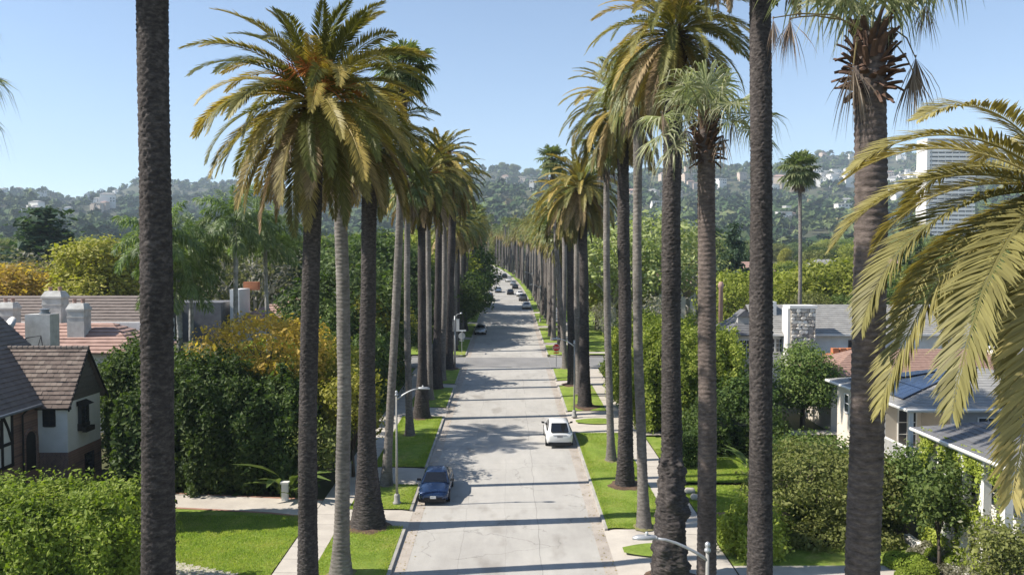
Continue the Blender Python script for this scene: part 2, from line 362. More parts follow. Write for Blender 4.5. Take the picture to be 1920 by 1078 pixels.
M['date_old'] = leafmat('old_date_palm_leaf', [(0.15, 0.15, 0.045), (0.21, 0.18, 0.06), (0.28, 0.21, 0.08), (0.23, 0.165, 0.10)], 0.22, 0.6, 0.2, island=False, leafvar=.35, tcol=(1.3, 1.2, .7))
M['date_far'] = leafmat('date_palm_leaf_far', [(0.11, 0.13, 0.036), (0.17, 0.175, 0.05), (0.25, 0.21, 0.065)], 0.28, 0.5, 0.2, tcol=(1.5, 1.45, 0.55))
M['fan'] = leafmat('fan_palm_leaf', [(0.17, 0.19, 0.10), (0.28, 0.29, 0.17), (0.42, 0.41, 0.28)], 0.3, 0.4, 0.2, tcol=(1.4, 1.6, 0.8))
M['fan_dead'] = leafmat('dead_fan_palm_leaf', [(0.12, 0.085, 0.06), (0.22, 0.165, 0.12), (0.33, 0.27, 0.21)], 0.15, 0.8, 0.2, tcol=(1, .9, .8))
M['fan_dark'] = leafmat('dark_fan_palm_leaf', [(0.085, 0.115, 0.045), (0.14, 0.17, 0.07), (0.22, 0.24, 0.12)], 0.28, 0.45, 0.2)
M['queen'] = leafmat('queen_palm_leaf', [(0.075, 0.115, 0.042), (0.13, 0.18, 0.07), (0.21, 0.26, 0.12)], 0.3, 0.5, 0.2, spec=0.3)
M['fruit'] = mat('orange_fruit_stalk', (0.62, 0.25, 0.05), (0.40, 0.15, 0.04), 6, 0.7)
M['petiole'] = mat('petiole', (0.22, 0.17, 0.07), (0.13, 0.10, 0.05), 4, 0.6)

def curve_pts(L, e0, bend, n, p=1.25):
    s = np.linspace(0, 1, n); e = e0 - bend * s ** p; e = np.maximum(e, R(-93))
    ds = L / (n - 1); x = np.concatenate([[0], np.cumsum(np.cos(e[:-1]) * ds)]); z = np.concatenate([[0], np.cumsum(np.sin(e[:-1]) * ds)])
    return s, np.stack([x, np.zeros(n), z], 1), e
def norm(a): return a / np.maximum(np.linalg.norm(a, axis=-1, keepdims=True), 1e-9)
def frond_arrays(L, e0, bend, nl, ll, lw, vee=0.35, fwd=0.75, droop=0.10, seed=0, two=False, plume=0.0, start=0.10, twist=0.0):
    g = np.random.default_rng(seed); n = 26
    s, P, e = curve_pts(L, e0, bend, n)
    wob = np.cumsum(g.normal(0, 0.012, n)) * L * 0.15; P[:, 1] += wob * s
    T = norm(np.gradient(P, axis=0)); B = np.tile([0, 1.0, 0], (n, 1)); N = norm(np.cross(T, B)) * -1.0
    N = np.where((N[:, 2:3] < 0) & (np.abs(T[:, 2:3]) < .95), -N, N); N[:] = np.stack([-np.sin(e), 0 * e, np.cos(e)], 1)
    tw = twist * s; B2 = B * np.cos(tw)[:, None] + N * np.sin(tw)[:, None]; N = N * np.cos(tw)[:, None] - B * np.sin(tw)[:, None]; B = B2
    r = 0.035 * (1 - 0.85 * s) * (L / 4.2) ** .5; ring = np.stack([P + B * r[:, None], P + N * r[:, None] * .8, P - B * r[:, None], P - N * r[:, None] * .8], 1)
    V = [ring.reshape(-1, 3)]; i = np.arange(n - 1)[:, None] * 4; k = np.arange(4)[None]; kn = (k + 1) % 4
    q = np.stack([i + k, i + kn, i + 4 + kn, i + 4 + k], -1).reshape(-1, 4); F = [q[:, [0, 1, 2]], q[:, [0, 2, 3]]]; nv = n * 4
    for side in (-1, 1):
        si = np.linspace(start, 0.995, nl) + g.normal(0, .25 / nl, nl); si = np.clip(si, start, 1.0)
        f = lambda A: np.stack([np.interp(si, s, A[:, c]) for c in range(3)], 1)
        p, t, nn, b = f(P), f(T), f(N), f(B)
        u = (si - start) / (1 - start); ln = ll * (0.55 + 1.1 * u * (1 - u) * 1.7) * np.where(u > .8, 1 - (u - .8) * 2.0, 1) * g.uniform(.86, 1.1, nl)
        fa = fwd * (0.75 + 0.7 * u) + g.normal(0, .07, nl); ve = vee * (1 - .4 * u) + g.normal(0, .10 + plume, nl)
        d = t * np.sin(fa)[:, None] + (b * side * np.cos(ve)[:, None] + nn * np.sin(ve)[:, None]) * np.cos(fa)[:, None]
        d = norm(d); w = norm(t - d * np.sum(t * d, 1, keepdims=True)) * (lw * .5)
        dr = np.zeros((nl, 3)); dr[:, 2] = -droop * ln * g.uniform(.6, 1.5, nl)
        if two:
            a = p; m1 = p + d * ln[:, None] * .38; m2 = p + d * ln[:, None] * .72 + dr * .35; tip = p + d * ln[:, None] + dr
            vs = np.stack([a, m1 - w, m1 + w, m2 - w * .75, m2 + w * .75, tip], 1); o = nv + np.arange(nl)[:, None] * 6
            tri = np.array([[0, 1, 2], [1, 3, 4], [1, 4, 2], [3, 5, 4]])
        else:
            m1 = p + d * ln[:, None] * .42 + dr * .1; tip = p + d * ln[:, None] + dr
            vs = np.stack([p, m1 - w, m1 + w, tip], 1); o = nv + np.arange(nl)[:, None] * 4; tri = np.array([[0, 1, 2], [1, 3, 2]])
        V.append(vs.reshape(-1, 3)); F.append((o[:, None, :] + tri[None]).reshape(-1, 3)); nv += vs.shape[0] * vs.shape[1]
    return np.concatenate(V), np.concatenate(F)
def fan_arrays(Lp, e0, bend, Rb, nseg, seed=0, dead=False, spread=150):
    g = np.random.default_rng(seed); n = 10
    s, P, e = curve_pts(Lp, e0, bend, n, 1.0); r = 0.022 * (1 - .4 * s)
    T = norm(np.gradient(P, axis=0)); B = np.tile([0, 1.0, 0], (n, 1)); N = np.stack([-np.sin(e), 0 * e, np.cos(e)], 1)
    ring = np.stack([P + B * r[:, None] * 1.5, P + N * r[:, None], P - B * r[:, None] * 1.5, P - N * r[:, None]], 1)
    V = [ring.reshape(-1, 3)]; i = np.arange(n - 1)[:, None] * 4; k = np.arange(4)[None]; kn = (k + 1) % 4
    q = np.stack([i + k, i + kn, i + 4 + kn, i + 4 + k], -1).reshape(-1, 4); F = [q[:, [0, 1, 2]], q[:, [0, 2, 3]]]; nv = n * 4
    t, nn, b, p = T[-1], N[-1], B[-1], P[-1]
    a = np.linspace(-R(spread), R(spread), nseg) + g.normal(0, R(2), nseg)
    if dead: a = a * .15
    ln = Rb * (1 - .22 * np.abs(a) / R(spread)) * (g.uniform(.85, 1.1, nseg) if not dead else g.uniform(.5, 1.12, nseg))
    d = t[None] * np.cos(a)[:, None] + b[None] * np.sin(a)[:, None] + nn[None] * (0.22 * np.cos(2 * a))[:, None] + g.normal(0, .05 if not dead else .17, (nseg, 3))
    d = norm(d); tg = norm(-t[None] * np.sin(a)[:, None] + b[None] * np.cos(a)[:, None])
    w = Rb * .5 * R(spread) * 2 / nseg * ((.62 if nseg < 40 else .36) if not dead else .15); fold = nn[None] * w * .5 * np.where(np.arange(nseg) % 2, 1, -1)[:, None]
    m1 = p + d * ln[:, None] * .52; m2 = p + d * ln[:, None] * .78; tip = p + d * ln[:, None]
    dr = ln * g.uniform(.10, .34, nseg) * (1.9 if nseg >= 40 else 1); m2[:, 2] -= dr * .35; tip[:, 2] -= dr * 1.3
    vs = np.stack([np.tile(p, (nseg, 1)), m1 - tg * w + fold, m1 + tg * w - fold, m2 - tg * w * .5, m2 + tg * w * .5, tip], 1)
    o = nv + np.arange(nseg)[:, None] * 6; tri = np.array([[0, 1, 2], [1, 3, 4], [1, 4, 2], [3, 5, 4]])
    V.append(vs.reshape(-1, 3)); F.append((o[:, None, :] + tri[None]).reshape(-1, 3))
    return np.concatenate(V), np.concatenate(F)

# frond meshes by launch angle; every palm shares them
DATE_E = [82, 66, 50, 34, 18, 2, -16, -34, -52, -68]
DATE_BEND = [52, 66, 78, 84, 82, 74, 62, 48, 34, 24]
def date_set(nm, nl, lw, two, L=4.2, ll=.52, nvar=2, seed=0, mk='date', droop=.10):
    out = []
    for i, (e, bd) in enumerate(zip(DATE_E, DATE_BEND)):
        row = []
        for k in range(nvar):
            Lk = L * (0.72 if i == 0 else 0.9 if i == 1 else 1.0)
            V, F = frond_arrays(Lk, R(e), R(bd), nl, ll, lw, two=two, droop=droop, seed=seed + i * 10 + k, twist=random.uniform(-.5, .5))
            row.append(np_mesh('frond', V, F, M[mk if i < (7 if mk == 'date' else 9) else 'date_old']))
        out.append(row)
    return out
DATE_NEAR = date_set('n', 104, .052, False, nvar=3, L=4.4, ll=.56)
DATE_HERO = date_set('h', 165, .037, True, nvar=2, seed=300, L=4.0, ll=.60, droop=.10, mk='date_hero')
DATE_MID = date_set('m', 46, .125, False, nvar=2, seed=600, L=4.4, ll=.56)
def fan_set(nseg, mk, seed, nvar=2):
    out = []
    for i, (e, bd) in enumerate([(78, 20), (55, 35), (30, 45), (5, 55), (-22, 45)]):
        out.append([np_mesh('frond', *fan_arrays((1.45 if nseg > 30 else 1.15) if i else .9, R(e), R(bd), 1.25 if nseg > 30 else 1.05, nseg, seed + i * 10 + k), M[mk]) for k in range(nvar)])
    out.append([np_mesh('frond', *fan_arrays(1.1, R(-58), R(30), 1.05, nseg // 2, seed + 70 + k, dead=True), M['fan_dead']) for k in range(3)])
    return out
FAN_NEAR = fan_set(44, 'fan', 1000, 3)
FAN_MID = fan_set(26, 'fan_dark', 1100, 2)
def queen_set():
    out = []
    for i, (e, bd) in enumerate([(80, 55), (62, 78), (44, 90), (24, 88), (4, 76), (-20, 58)]):
        out.append([np_mesh('frond', *frond_arrays(3.1, R(e), R(bd), 60, .72, .07, two=True, seed=1500 + i * 10 + k, plume=.4, droop=.55, fwd=.55, vee=.2, start=.16), M['queen']) for k in range(2)])
    return out
QUEEN = queen_set()

# trunks (18 m nominal, scaled to each palm)
HN = 18.0
def trunk_mesh(name, m, prof, nr, na, scar=0.0, rows=0.0, cols=14, lump=0.0, seed=0, ringamp=0.0):
    g = np.random.default_rng(seed); z = np.linspace(0, HN, nr); a = np.arange(na) * 2 * math.pi / na
    r0 = np.interp(z, [p[0] for p in prof], [p[1] for p in prof])
    Z, A = np.meshgrid(z, a, indexing='ij'); r = np.tile(r0[:, None], (1, na))
    if scar:
        wz = .25 * np.sin(A * 3 + Z * 1.1 + seed) + .2 * np.sin(A * 5 - Z * 2.3) + .18 * np.sin(Z * 7.1 + A)       # worn leaf scars: crossing spirals, never quite regular
        v = Z / (rows * 1.7) + wz; u = np.round(cols * .6) * A / (2 * math.pi); s1, s2 = (u + v) % 1, (v - u) % 1
        dia = (np.sin(math.pi * s1) * np.sin(math.pi * s2)) ** .7; wear = .55 + .45 * np.sin(Z * .8 + 2 * np.sin(A + Z * .3))
        saw = ((Z / (rows * .85) + 1.3 * wz) % 1) ** 1.5; r = r + scar * (.75 * dia * wear + .45 * saw - .45) + g.normal(0, scar * .26, r.shape)
    if ringamp: r = r + ringamp * np.sin(Z / rows * 2 * math.pi + .7 * np.sin(A * 2 + Z)) + g.normal(0, ringamp * .6, r.shape)
    r = r + .018 * np.sin(Z * .9 + 1.3 * np.sin(A + seed)) * np.cos(A * 2 + Z * .4)
    if lump:
        for _ in range(130):
            zc, ac, ra = g.uniform(0, 4.0), g.uniform(0, 6.28), g.uniform(.09, .26)
            dd = ((Z - zc) / ra) ** 2 + (((A - ac + math.pi) % (2 * math.pi) - math.pi) * .6 / ra) ** 2
            r = r + lump * g.uniform(.3, 1) * np.exp(-dd * 1.5)
        r = r + (Z < 5) * g.normal(0, lump * .12, r.shape)
    bx = .07 * np.sin(z * .31 + seed); by = .07 * np.cos(z * .26 + seed * 2)
    bx -= np.interp(z, [0, HN], [bx[0], bx[-1]]); by -= np.interp(z, [0, HN], [by[0], by[-1]])
    V = np.stack([bx[:, None] + r * np.cos(A), by[:, None] + r * np.sin(A), Z], -1).reshape(-1, 3)
    i = np.arange(nr - 1)[:, None] * na; k = np.arange(na)[None]; kn = (k + 1) % na
    F = np.stack([i + k, i + kn, i + na + kn, i + na + k], -1).reshape(-1, 4)
    return np_mesh(name, V, F, m, smooth=True)
P_DATE = [(0, .68), (.35, .60), (1.2, .52), (2.6, .455), (4.5, .40), (9, .375), (15, .36), (17, .37), (18, .42)]
P_BULB = [(0, .98), (.3, .90), (1.2, .72), (2.6, .56), (4.0, .46), (7, .41), (15, .38), (17, .39), (18, .43)]
P_GNARL = [(0, .84), (.5, .76), (1.4, .66), (2.4, .60), (3.2, .54), (4.2, .45), (7, .41), (15, .40), (17, .40), (18, .45)]
P_FAN = [(0, .46), (.25, .40), (.9, .32), (1.8, .275), (3.5, .25), (9, .24), (15, .225), (18, .215)]
P_FANB = [(0, .60), (.3, .55), (1.2, .46), (3, .40), (7, .375), (12, .355), (18, .34)]
T_DATE = trunk_mesh('trunk', M['bark_date'], P_DATE, 620, 40, .055, .115, 15, seed=1)
T_DATE_NEAR = trunk_mesh('trunk', M['bark_date'], P_DATE, 900, 64, .036, .10, 17, seed=2)
T_BULB = trunk_mesh('trunk', M['bark_date'], P_BULB, 560, 40, .055, .12, 16, seed=3)
T_GNARL = trunk_mesh('trunk', M['bark_date'], P_GNARL, 560, 48, .05, .12, 15, .16, seed=4)
T_FAN = trunk_mesh('trunk', M['bark_fan'], P_FAN, 420, 20, rows=.16, ringamp=.007, seed=5)
T_FANB = trunk_mesh('trunk', M['bark_red'], P_FANB, 520, 40, rows=.15, ringamp=.010, seed=6)
T_FAR_D = trunk_mesh('trunk', M['bark_date'], P_DATE, 60, 12, .03, .3, 6, seed=7)
T_FAR_F = trunk_mesh('trunk', M['bark_fan'], P_FAN, 30, 9, seed=8)
T_QUEEN = trunk_mesh('trunk', M['bark_queen'], [(0, .26), (.6, .2), (3, .17), (12, .16), (16.4, .15), (17, .13), (18, .08)], 160, 14, rows=.5, ringamp=.006, seed=9)

def stub_mesh(nm, m, L, w):
    k = MB(); n = 5; vs = []
    for i in range(n):
        t = i / (n - 1); x = L * t; z = .10 * L * math.sin(t * 2.2) - .0 * t; ww = w * (1 - .35 * t) * .5; h = w * .28 * (1 - .3 * t)
        vs += [(x, -ww, z), (x, 0, z + h), (x, ww, z), (x, 0, z - h * .6)]
    fs = [(4 * i + k_, 4 * i + (k_ + 1) % 4, 4 * i + 4 + (k_ + 1) % 4, 4 * i + 4 + k_) for i in range(n - 1) for k_ in range(4)] + [(4 * n - 4, 4 * n - 3, 4 * n - 2, 4 * n - 1)]
    k.add(vs, fs); return k.mesh('leaf_base', m)
STUB_D = stub_mesh('leaf_base', M['boot_dark'], .42, .22)
STUB_F = [stub_mesh('leaf_base', M['boot'], L, w_) for L, w_ in ((.30, .21), (.38, .18), (.46, .16))]
def fruit_mesh(seed):
    g = np.random.default_rng(seed); k = MB()
    k.tube([(0, 0, 0), (.35, 0, .28), (.7, 0, .42)], [.03, .025, .02], 5)
    for _ in range(34):
        a = g.uniform(-1.0, 1.0); e = g.uniform(-.5, .9); L = g.uniform(.35, .75); d = Vector((math.cos(a) * math.cos(e), math.sin(a) * math.cos(e), math.sin(e)))
        b = Vector((.4 + .3 * g.random(), 0, .32)); m_ = b + d * L * .6; t = b + d * L + Vector((0, 0, -.25 * L))
        k.tube([b, m_, t], [.012, .014, .012], 3, cap=False)
    return k.mesh('fruit_stalk', M['fruit'])
FRUIT = [fruit_mesh(i) for i in range(3)]

def palm(kind, base, top, label, trunk, rscale=1.0, fronds=None, n=80, group=None, seed=0, boss=True, fruit=0, spec=None, emin=-68, fs=1.0, stubs=50, dead=0, name=None):
    """base: ground point; top: where the fronds leave the trunk"""
    g = np.random.default_rng(seed + 11); base = Vector(base); top = Vector(top)
    root = thing(name or {'date': 'date_palm', 'fan': 'fan_palm', 'queen': 'queen_palm'}[kind], label, 'palm tree', base, 0, group)
    v = top - base; L = v.length; q = v.to_track_quat('Z', 'Y')
    t = new_obj('trunk', trunk, root, (0, 0, -.05), q.to_euler(), (rscale, rscale, L / HN))
    t.rotation_euler.rotate_axis('Z', g.uniform(0, 6))
    ax = v.normalized()
    if 24 < base.y < 100 and kind != 'queen' and abs(base.x) < 9:
        k = MB(); rr0 = (1.15 if kind == 'date' else .55) * rscale; na = 22; ring = [(rr0 * g.uniform(.85, 1.2), 2 * math.pi * i / na) for i in range(na)]
        k.add([(0, 0, .13)] + [(r_ * .72 * math.cos(a), r_ * .72 * math.sin(a), .10) for r_, a in ring] + [(r_ * math.cos(a), r_ * math.sin(a) * 1.1, .0) for r_, a in ring], [(0, 1 + i, 1 + (i + 1) % na) for i in range(na)] + [(1 + i, 1 + na + i, 1 + na + (i + 1) % na, 1 + (i + 1) % na) for i in range(na)]); k.v = [(x, y, z + SLOPE * y) for x, y, z in k.v]; k.build('root_mat', M['soil' if kind == 'date' else 'drysoil'], root, True)
    if kind == 'date' and boss:
        for i in range(stubs):
            a = i * 2.399963; f = i / stubs; p = v - ax * (.1 + 1.55 * f); rr = (.42 + .16 * math.sin(f * 2.6)) * rscale
            o = new_obj('leaf_base', STUB_D, root, p + Vector((math.cos(a), math.sin(a), 0)) * rr * .72, (0, R(-38 - 25 * f), a), (1, 1.1, 1.1))
    if kind == 'fan' and boss:
        for i in range(stubs):
            a = i * 2.399963 + g.normal(0, .2); f = i / stubs; p = v - ax * (-.05 + 1.55 * f); rr = (.26 + .12 * math.sin(f * 3.0)) * rscale
            o = new_obj('leaf_base', STUB_F[i % 3], root, p + Vector((math.cos(a), math.sin(a), 0)) * rr, (g.normal(0, .25), R(-62 + 95 * f ** 1.5 + g.normal(0, 16)), a), (1, 1, 1))
    if spec is not None:
        for (az, ei, sc) in spec:
            row = fronds[ei]; new_obj('frond', row[int(g.integers(len(row)))], root, v + Vector((math.cos(R(az)), math.sin(R(az)), 0)) * .12, (g.normal(0, .1), g.normal(0, .06), R(az)), (sc, sc, sc))
    elif fronds:
        ne = len(fronds)
        for i in range(n):
            f = (i + .5) / n; a = i * 2.399963 + g.normal(0, .12)
            if kind == 'date': ei = min(ne - 1, int(ne * f ** .85 * (1 if emin <= -60 else .88))); off = .18 + .1 * f; dz = .35 - .75 * f
            elif kind == 'fan': ei = min(4, int(5 * f ** .9)); off = .1; dz = .25 - .5 * f
            else: ei = min(ne - 1, int(ne * f ** .9)); off = .08; dz = .1 - .2 * f
            row = fronds[ei]; sc = fs * g.uniform(.88, 1.08)
            new_obj('frond', row[int(g.integers(len(row)))], root, v + ax * dz + Vector((math.cos(a), math.sin(a), 0)) * off, (g.normal(0, .14), g.normal(0, .07), a), (sc, sc, sc))
        for i in range(dead):
            a = i * 2.399963 + 1; row = fronds[5]
            new_obj('frond', row[i % len(row)], root, v - ax * (.35 + .5 * g.random()) + Vector((math.cos(a), math.sin(a), 0)) * .16, (g.normal(0, .1), g.normal(0, .1) + .15, a), (1, 1, 1))
    for i in range(fruit):
        a = i * 2.1 + g.uniform(0, .8) + .4; new_obj('fruit_stalk', FRUIT[i % 3], root, v + ax * g.uniform(-.1, .5) + Vector((math.cos(a), math.sin(a), 0)) * .3, (0, R(-20 + g.uniform(-20, 25)), a), (1.2, 1.2, 1.2))
    return root
def base_at(px, py=None, d=None):
    if d is None: p = G(px, py)
    else:
        p = at(px, 500, d); p.z = gz(d)
    return Vector((p.x, p.y, gz(p.y)))

def row_palm(kind, bpx, bpy, d, tpx, tpy, label, **kw):
    b = base_at(bpx, bpy, d); b.z += .16
    return palm(kind, b, at(tpx, tpy, b.y), label, **kw)
ND, NF = DATE_NEAR, FAN_NEAR
# street side with the blue car, from the camera up the street
palm('date', (-7.62, 17.3, gz(17.3) + .16), (-7.42, 17.3, 26.2), 'thickest dark palm trunk, closest to the camera, crossing the pale green hedge', T_DATE_NEAR, .86, ND, 70, seed=1)
row_palm('date', 572, None, 28.4, 592, 190, 'tall date palm with large full crown and orange fruit stalks, before the tall dark hedge', trunk=T_DATE_NEAR, rscale=.83, fronds=ND, n=122, seed=2, fruit=10, emin=-50)
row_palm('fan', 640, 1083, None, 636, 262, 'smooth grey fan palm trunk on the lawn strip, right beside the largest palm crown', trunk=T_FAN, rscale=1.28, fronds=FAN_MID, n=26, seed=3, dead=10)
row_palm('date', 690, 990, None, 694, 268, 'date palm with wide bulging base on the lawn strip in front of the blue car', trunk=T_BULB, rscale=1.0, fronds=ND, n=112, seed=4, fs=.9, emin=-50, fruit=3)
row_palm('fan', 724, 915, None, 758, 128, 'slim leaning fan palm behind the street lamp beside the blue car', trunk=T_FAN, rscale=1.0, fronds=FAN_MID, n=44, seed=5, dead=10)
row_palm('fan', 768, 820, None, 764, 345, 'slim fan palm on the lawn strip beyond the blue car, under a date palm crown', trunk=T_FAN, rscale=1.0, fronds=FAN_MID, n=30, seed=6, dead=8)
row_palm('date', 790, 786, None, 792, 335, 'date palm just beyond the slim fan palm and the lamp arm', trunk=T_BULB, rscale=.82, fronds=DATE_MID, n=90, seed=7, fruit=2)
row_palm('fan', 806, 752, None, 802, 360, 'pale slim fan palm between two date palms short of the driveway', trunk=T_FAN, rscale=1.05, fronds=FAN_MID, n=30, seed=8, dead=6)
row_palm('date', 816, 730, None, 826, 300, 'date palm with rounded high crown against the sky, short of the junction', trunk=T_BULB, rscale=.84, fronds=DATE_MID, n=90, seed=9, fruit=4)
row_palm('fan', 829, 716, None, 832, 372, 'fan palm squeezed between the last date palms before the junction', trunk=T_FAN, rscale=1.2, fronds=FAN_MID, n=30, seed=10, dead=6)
row_palm('date', 840, 694, None, 848, 338, 'last date palm before the junction, next to the tall sign pole', trunk=T_DATE, rscale=1.15, fronds=DATE_MID, n=85, seed=11, fruit=3)
# the other side, from the camera up the street
HERO_SPEC = [(205, 2, .95), (185, 3, .98), (150, 3, .9), (174, 4, 1.0), (190, 5, 1.16), (199, 6, 1.28), (216, 6, 1.3), (234, 7, 1.35), (250, 7, 1.3), (222, 8, 1.0), (186, 8, .8), (168, 8, .8),
             (250, 4, .95), (270, 5, .95), (285, 6, 1.0), (300, 4, 1.0), (320, 3, 1.0), (345, 2, 1.0), (10, 3, 1.0), (30, 2, 1.0), (55, 3, 1.0), (80, 2, 1.0), (105, 3, .95), (125, 4, .9), (60, 5, 1.0), (20, 5, 1.0), (340, 5, 1.0), (310, 6, 1.0), (95, 6, 1.0), (130, 6, .9), (45, 7, 1), (350, 7, 1), (110, 7, .9), (150, 8, .85), (70, 8, .9), (300, 8, .9), (10, 1, 1), (60, 0, 1), (330, 0, .9), (35, 1, .9)]
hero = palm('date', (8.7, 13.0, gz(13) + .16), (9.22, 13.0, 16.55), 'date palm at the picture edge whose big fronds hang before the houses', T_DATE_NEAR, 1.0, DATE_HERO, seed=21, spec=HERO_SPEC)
b_ = base_at(1628, d=18.6); b_.z += .16
FANB_SPEC = [(160, 0, 1.15), (60, 0, 1.2), (300, 0, 1.2), (225, 0, 1.15), (20, 0, 1.1), (100, 1, 1.2), (275, 1, 1.0), (330, 1, 1.15), (120, 0, 1.2), (0, 1, 1.2), (190, 1, 1.25)]
rb = palm('fan', b_, at(1632, 60, 18.6), 'thick fan palm trunk with shaggy brown leaf bases and drooping dead fronds', T_FANB, 1.02, FAN_NEAR, seed=22, spec=FANB_SPEC, stubs=110)
def hanging(root, d, pts, hang_at, L, seed, sc=1.0):
    """a dead frond dangling from a long bent leaf stalk"""
    base = Vector(root.location); ps = [at(x, y, d) - base for x, y in pts]
    k = MB(); k.tube(ps, [.03] + [.018] * (len(ps) - 2) + [.012], 5); k.build('leaf_stalk', M['petiole'], root)
    V, F = fan_arrays(.06, R(-86), R(4), L, 39, seed, dead=True, spread=150); new_obj('frond', np_mesh('frond', V, F, M['fan_dead']), root, at(*hang_at, d) - base, (0, .1, random.uniform(0, 6)), (sc, sc, sc))
hanging(rb, 18.5, [(1648, 62), (1672, 52), (1700, 72), (1716, 108)], (1717, 104), 1.2, 41)
hanging(rb, 18.4, [(1650, 66), (1680, 84), (1700, 110), (1711, 132)], (1712, 130), 1.15, 42)
hanging(rb, 18.3, [(1616, 56), (1580, 38), (1530, 30), (1500, 32), (1480, 36)], (1482, 34), 1.0, 43)
hanging(rb, 18.2, [(1616, 56), (1560, 28), (1500, 26), (1450, 34)], (1450, 32), 1.05, 46)
hanging(rb, 18.2, [(1608, 70), (1603, 100), (1600, 125)], (1600, 120), 1.35, 44)
hanging(rb, 18.8, [(1655, 50), (1690, 20), (1720, 2), (1736, 6)], (1737, 4), .85, 45)
palm('date', base_at(1432, d=25.0) + Vector((0, 0, .16)), at(1424, -270, 25.0), 'straight dark palm trunk in front of the pale house with the stone chimney', T_DATE_NEAR, .90, ND, 70, seed=23)
b_ = base_at(1328, d=28.0); b_.z += .16
FANC_SPEC = [(185, 3, 1.15), (195, 4, 1.0), (90, 0, 1.25), (270, 0, 1.2), (150, 0, 1.1), (20, 1, 1.1), (0, 2, 1.1), (340, 3, 1.1), (45, 2, 1.0), (230, 1, 1.1), (290, 2, 1.05), (120, 1, 1.1), (60, 0, 1.2), (330, 0, 1.1), (165, 2, 1.0)]
rc = palm('fan', b_, at(1324, 225, 28.0), 'reddish fan palm with pale silvery fronds and ragged leaf bases', T_FANB, .86, FAN_NEAR, seed=24, spec=FANC_SPEC, stubs=80)
hanging(rc, 27.8, [(1330, 212), (1355, 205), (1372, 222)], (1374, 220), 1.1, 51)
hanging(rc, 27.6, [(1336, 222), (1350, 235), (1354, 250)], (1354, 248), 1.2, 52)
hanging(rc, 27.6, [(1316, 215), (1290, 196), (1262, 200), (1240, 215)], (1242, 208), 1.1, 53)
hanging(rc, 27.6, [(1312, 225), (1304, 240), (1302, 255)], (1302, 250), 1.6, 54)
hanging(rc, 28.3, [(1316, 222), (1300, 205), (1285, 240)], (1285, 236), 1.3, 55)
row_palm('date', 1255, 1090, None, 1266, 60, 'date palm with gnarled lumpy base beside the driveway and near street lamp', trunk=T_GNARL, rscale=1.0, fronds=ND, n=96, seed=25, fs=.9, emin=-50, fruit=1)
row_palm('fan', 1207, 994, None, 1196, 150, 'slim fan palm on the lawn strip, its crown beside a date palm', trunk=T_FAN, rscale=1.0, fronds=FAN_NEAR, n=40, seed=26, dead=12)
row_palm('date', 1172, 915, None, 1168, 200, 'date palm with rough base in the middle of the sunny lawn strip', trunk=T_DATE, rscale=.98, fronds=ND, n=108, seed=27, fs=.94, emin=-50, fruit=4)
row_palm('fan', 1146, 868, None, 1137, 268, 'slimmest fan palm on the lawn strip beside the white car', trunk=T_FAN, rscale=.95, fronds=FAN_MID, n=26, seed=28, dead=6)
row_palm('date', 1097, 766, None, 1089, 352, 'date palm with dense round crown beyond the white car', trunk=T_DATE, rscale=1.08, fronds=DATE_NEAR, n=125, seed=29, fs=1.0)
row_palm('date', 1074, 724, None, 1066, 378, 'date palm half hidden behind the dense round crown, before the junction', trunk=T_DATE, rscale=.95, fronds=DATE_MID, n=80, seed=30)
row_palm('fan', 1086, 742, None, 1082, 360, 'grey fan palm trunk pressed close to the date palm beyond the white car', trunk=T_FAN, rscale=1.1, fronds=FAN_MID, n=30, seed=31, dead=6)
row_palm('fan', 1061, 694, None, 1036, 300, 'tallest slim fan palm near the stop sign, its small crown above the rest', trunk=T_FAN, rscale=1.1, fronds=FAN_MID, n=36, seed=32, dead=6)
palm('fan', (-13.4, 18.6, gz(18.6)), (-14.0, 18.8, 19.7), 'fan palm outside the picture edge with one dead frond showing', T_FANB, .9, FAN_NEAR, 30, seed=33, dead=14)

# palms beyond the junction: whole crowns, shared
def crown_mesh(kind, seed, n):
    g = np.random.default_rng(seed); VV = []; FF = []; nv = 0; mi = []
    for i in range(n):
        f = (i + .5) / n; a = i * 2.399963
        if kind == 'date': ei = min(9, int(10 * f ** .85)); V, F = frond_arrays(4.2, R(DATE_E[ei]), R(DATE_BEND[ei]), 22, .55, .16, seed=seed * 100 + i); old = ei >= 7
        else:
            ei = min(5, int(6.5 * f)); e, bd = [(78, 20), (55, 35), (30, 45), (5, 55), (-22, 45), (-55, 30)][ei]
            V, F = fan_arrays(1.1, R(e), R(bd), 1.05, 14, seed * 100 + i, dead=ei == 5); old = ei == 5
        c, s_ = math.cos(a), math.sin(a); sc = g.uniform(.85, 1.08); V = V * sc
        V = np.stack([V[:, 0] * c - V[:, 1] * s_ + c * .2, V[:, 0] * s_ + V[:, 1] * c + s_ * .2, V[:, 2] + .3 - .7 * f], 1)
        VV.append(V); FF.append(F + nv); nv += len(V); mi.append(np.full(len(F), 1 if old else 0))
    return np_mesh('crown', np.concatenate(VV), np.concatenate(FF), [M['date_far'], M['date_old']] if kind == 'date' else [M['fan_dark'], M['fan_dead']], midx=np.concatenate(mi))
CR_D = [crown_mesh('date', 50 + i, 64) for i in range(3)]; CR_F = [crown_mesh('fan', 60 + i, 38) for i in range(2)]
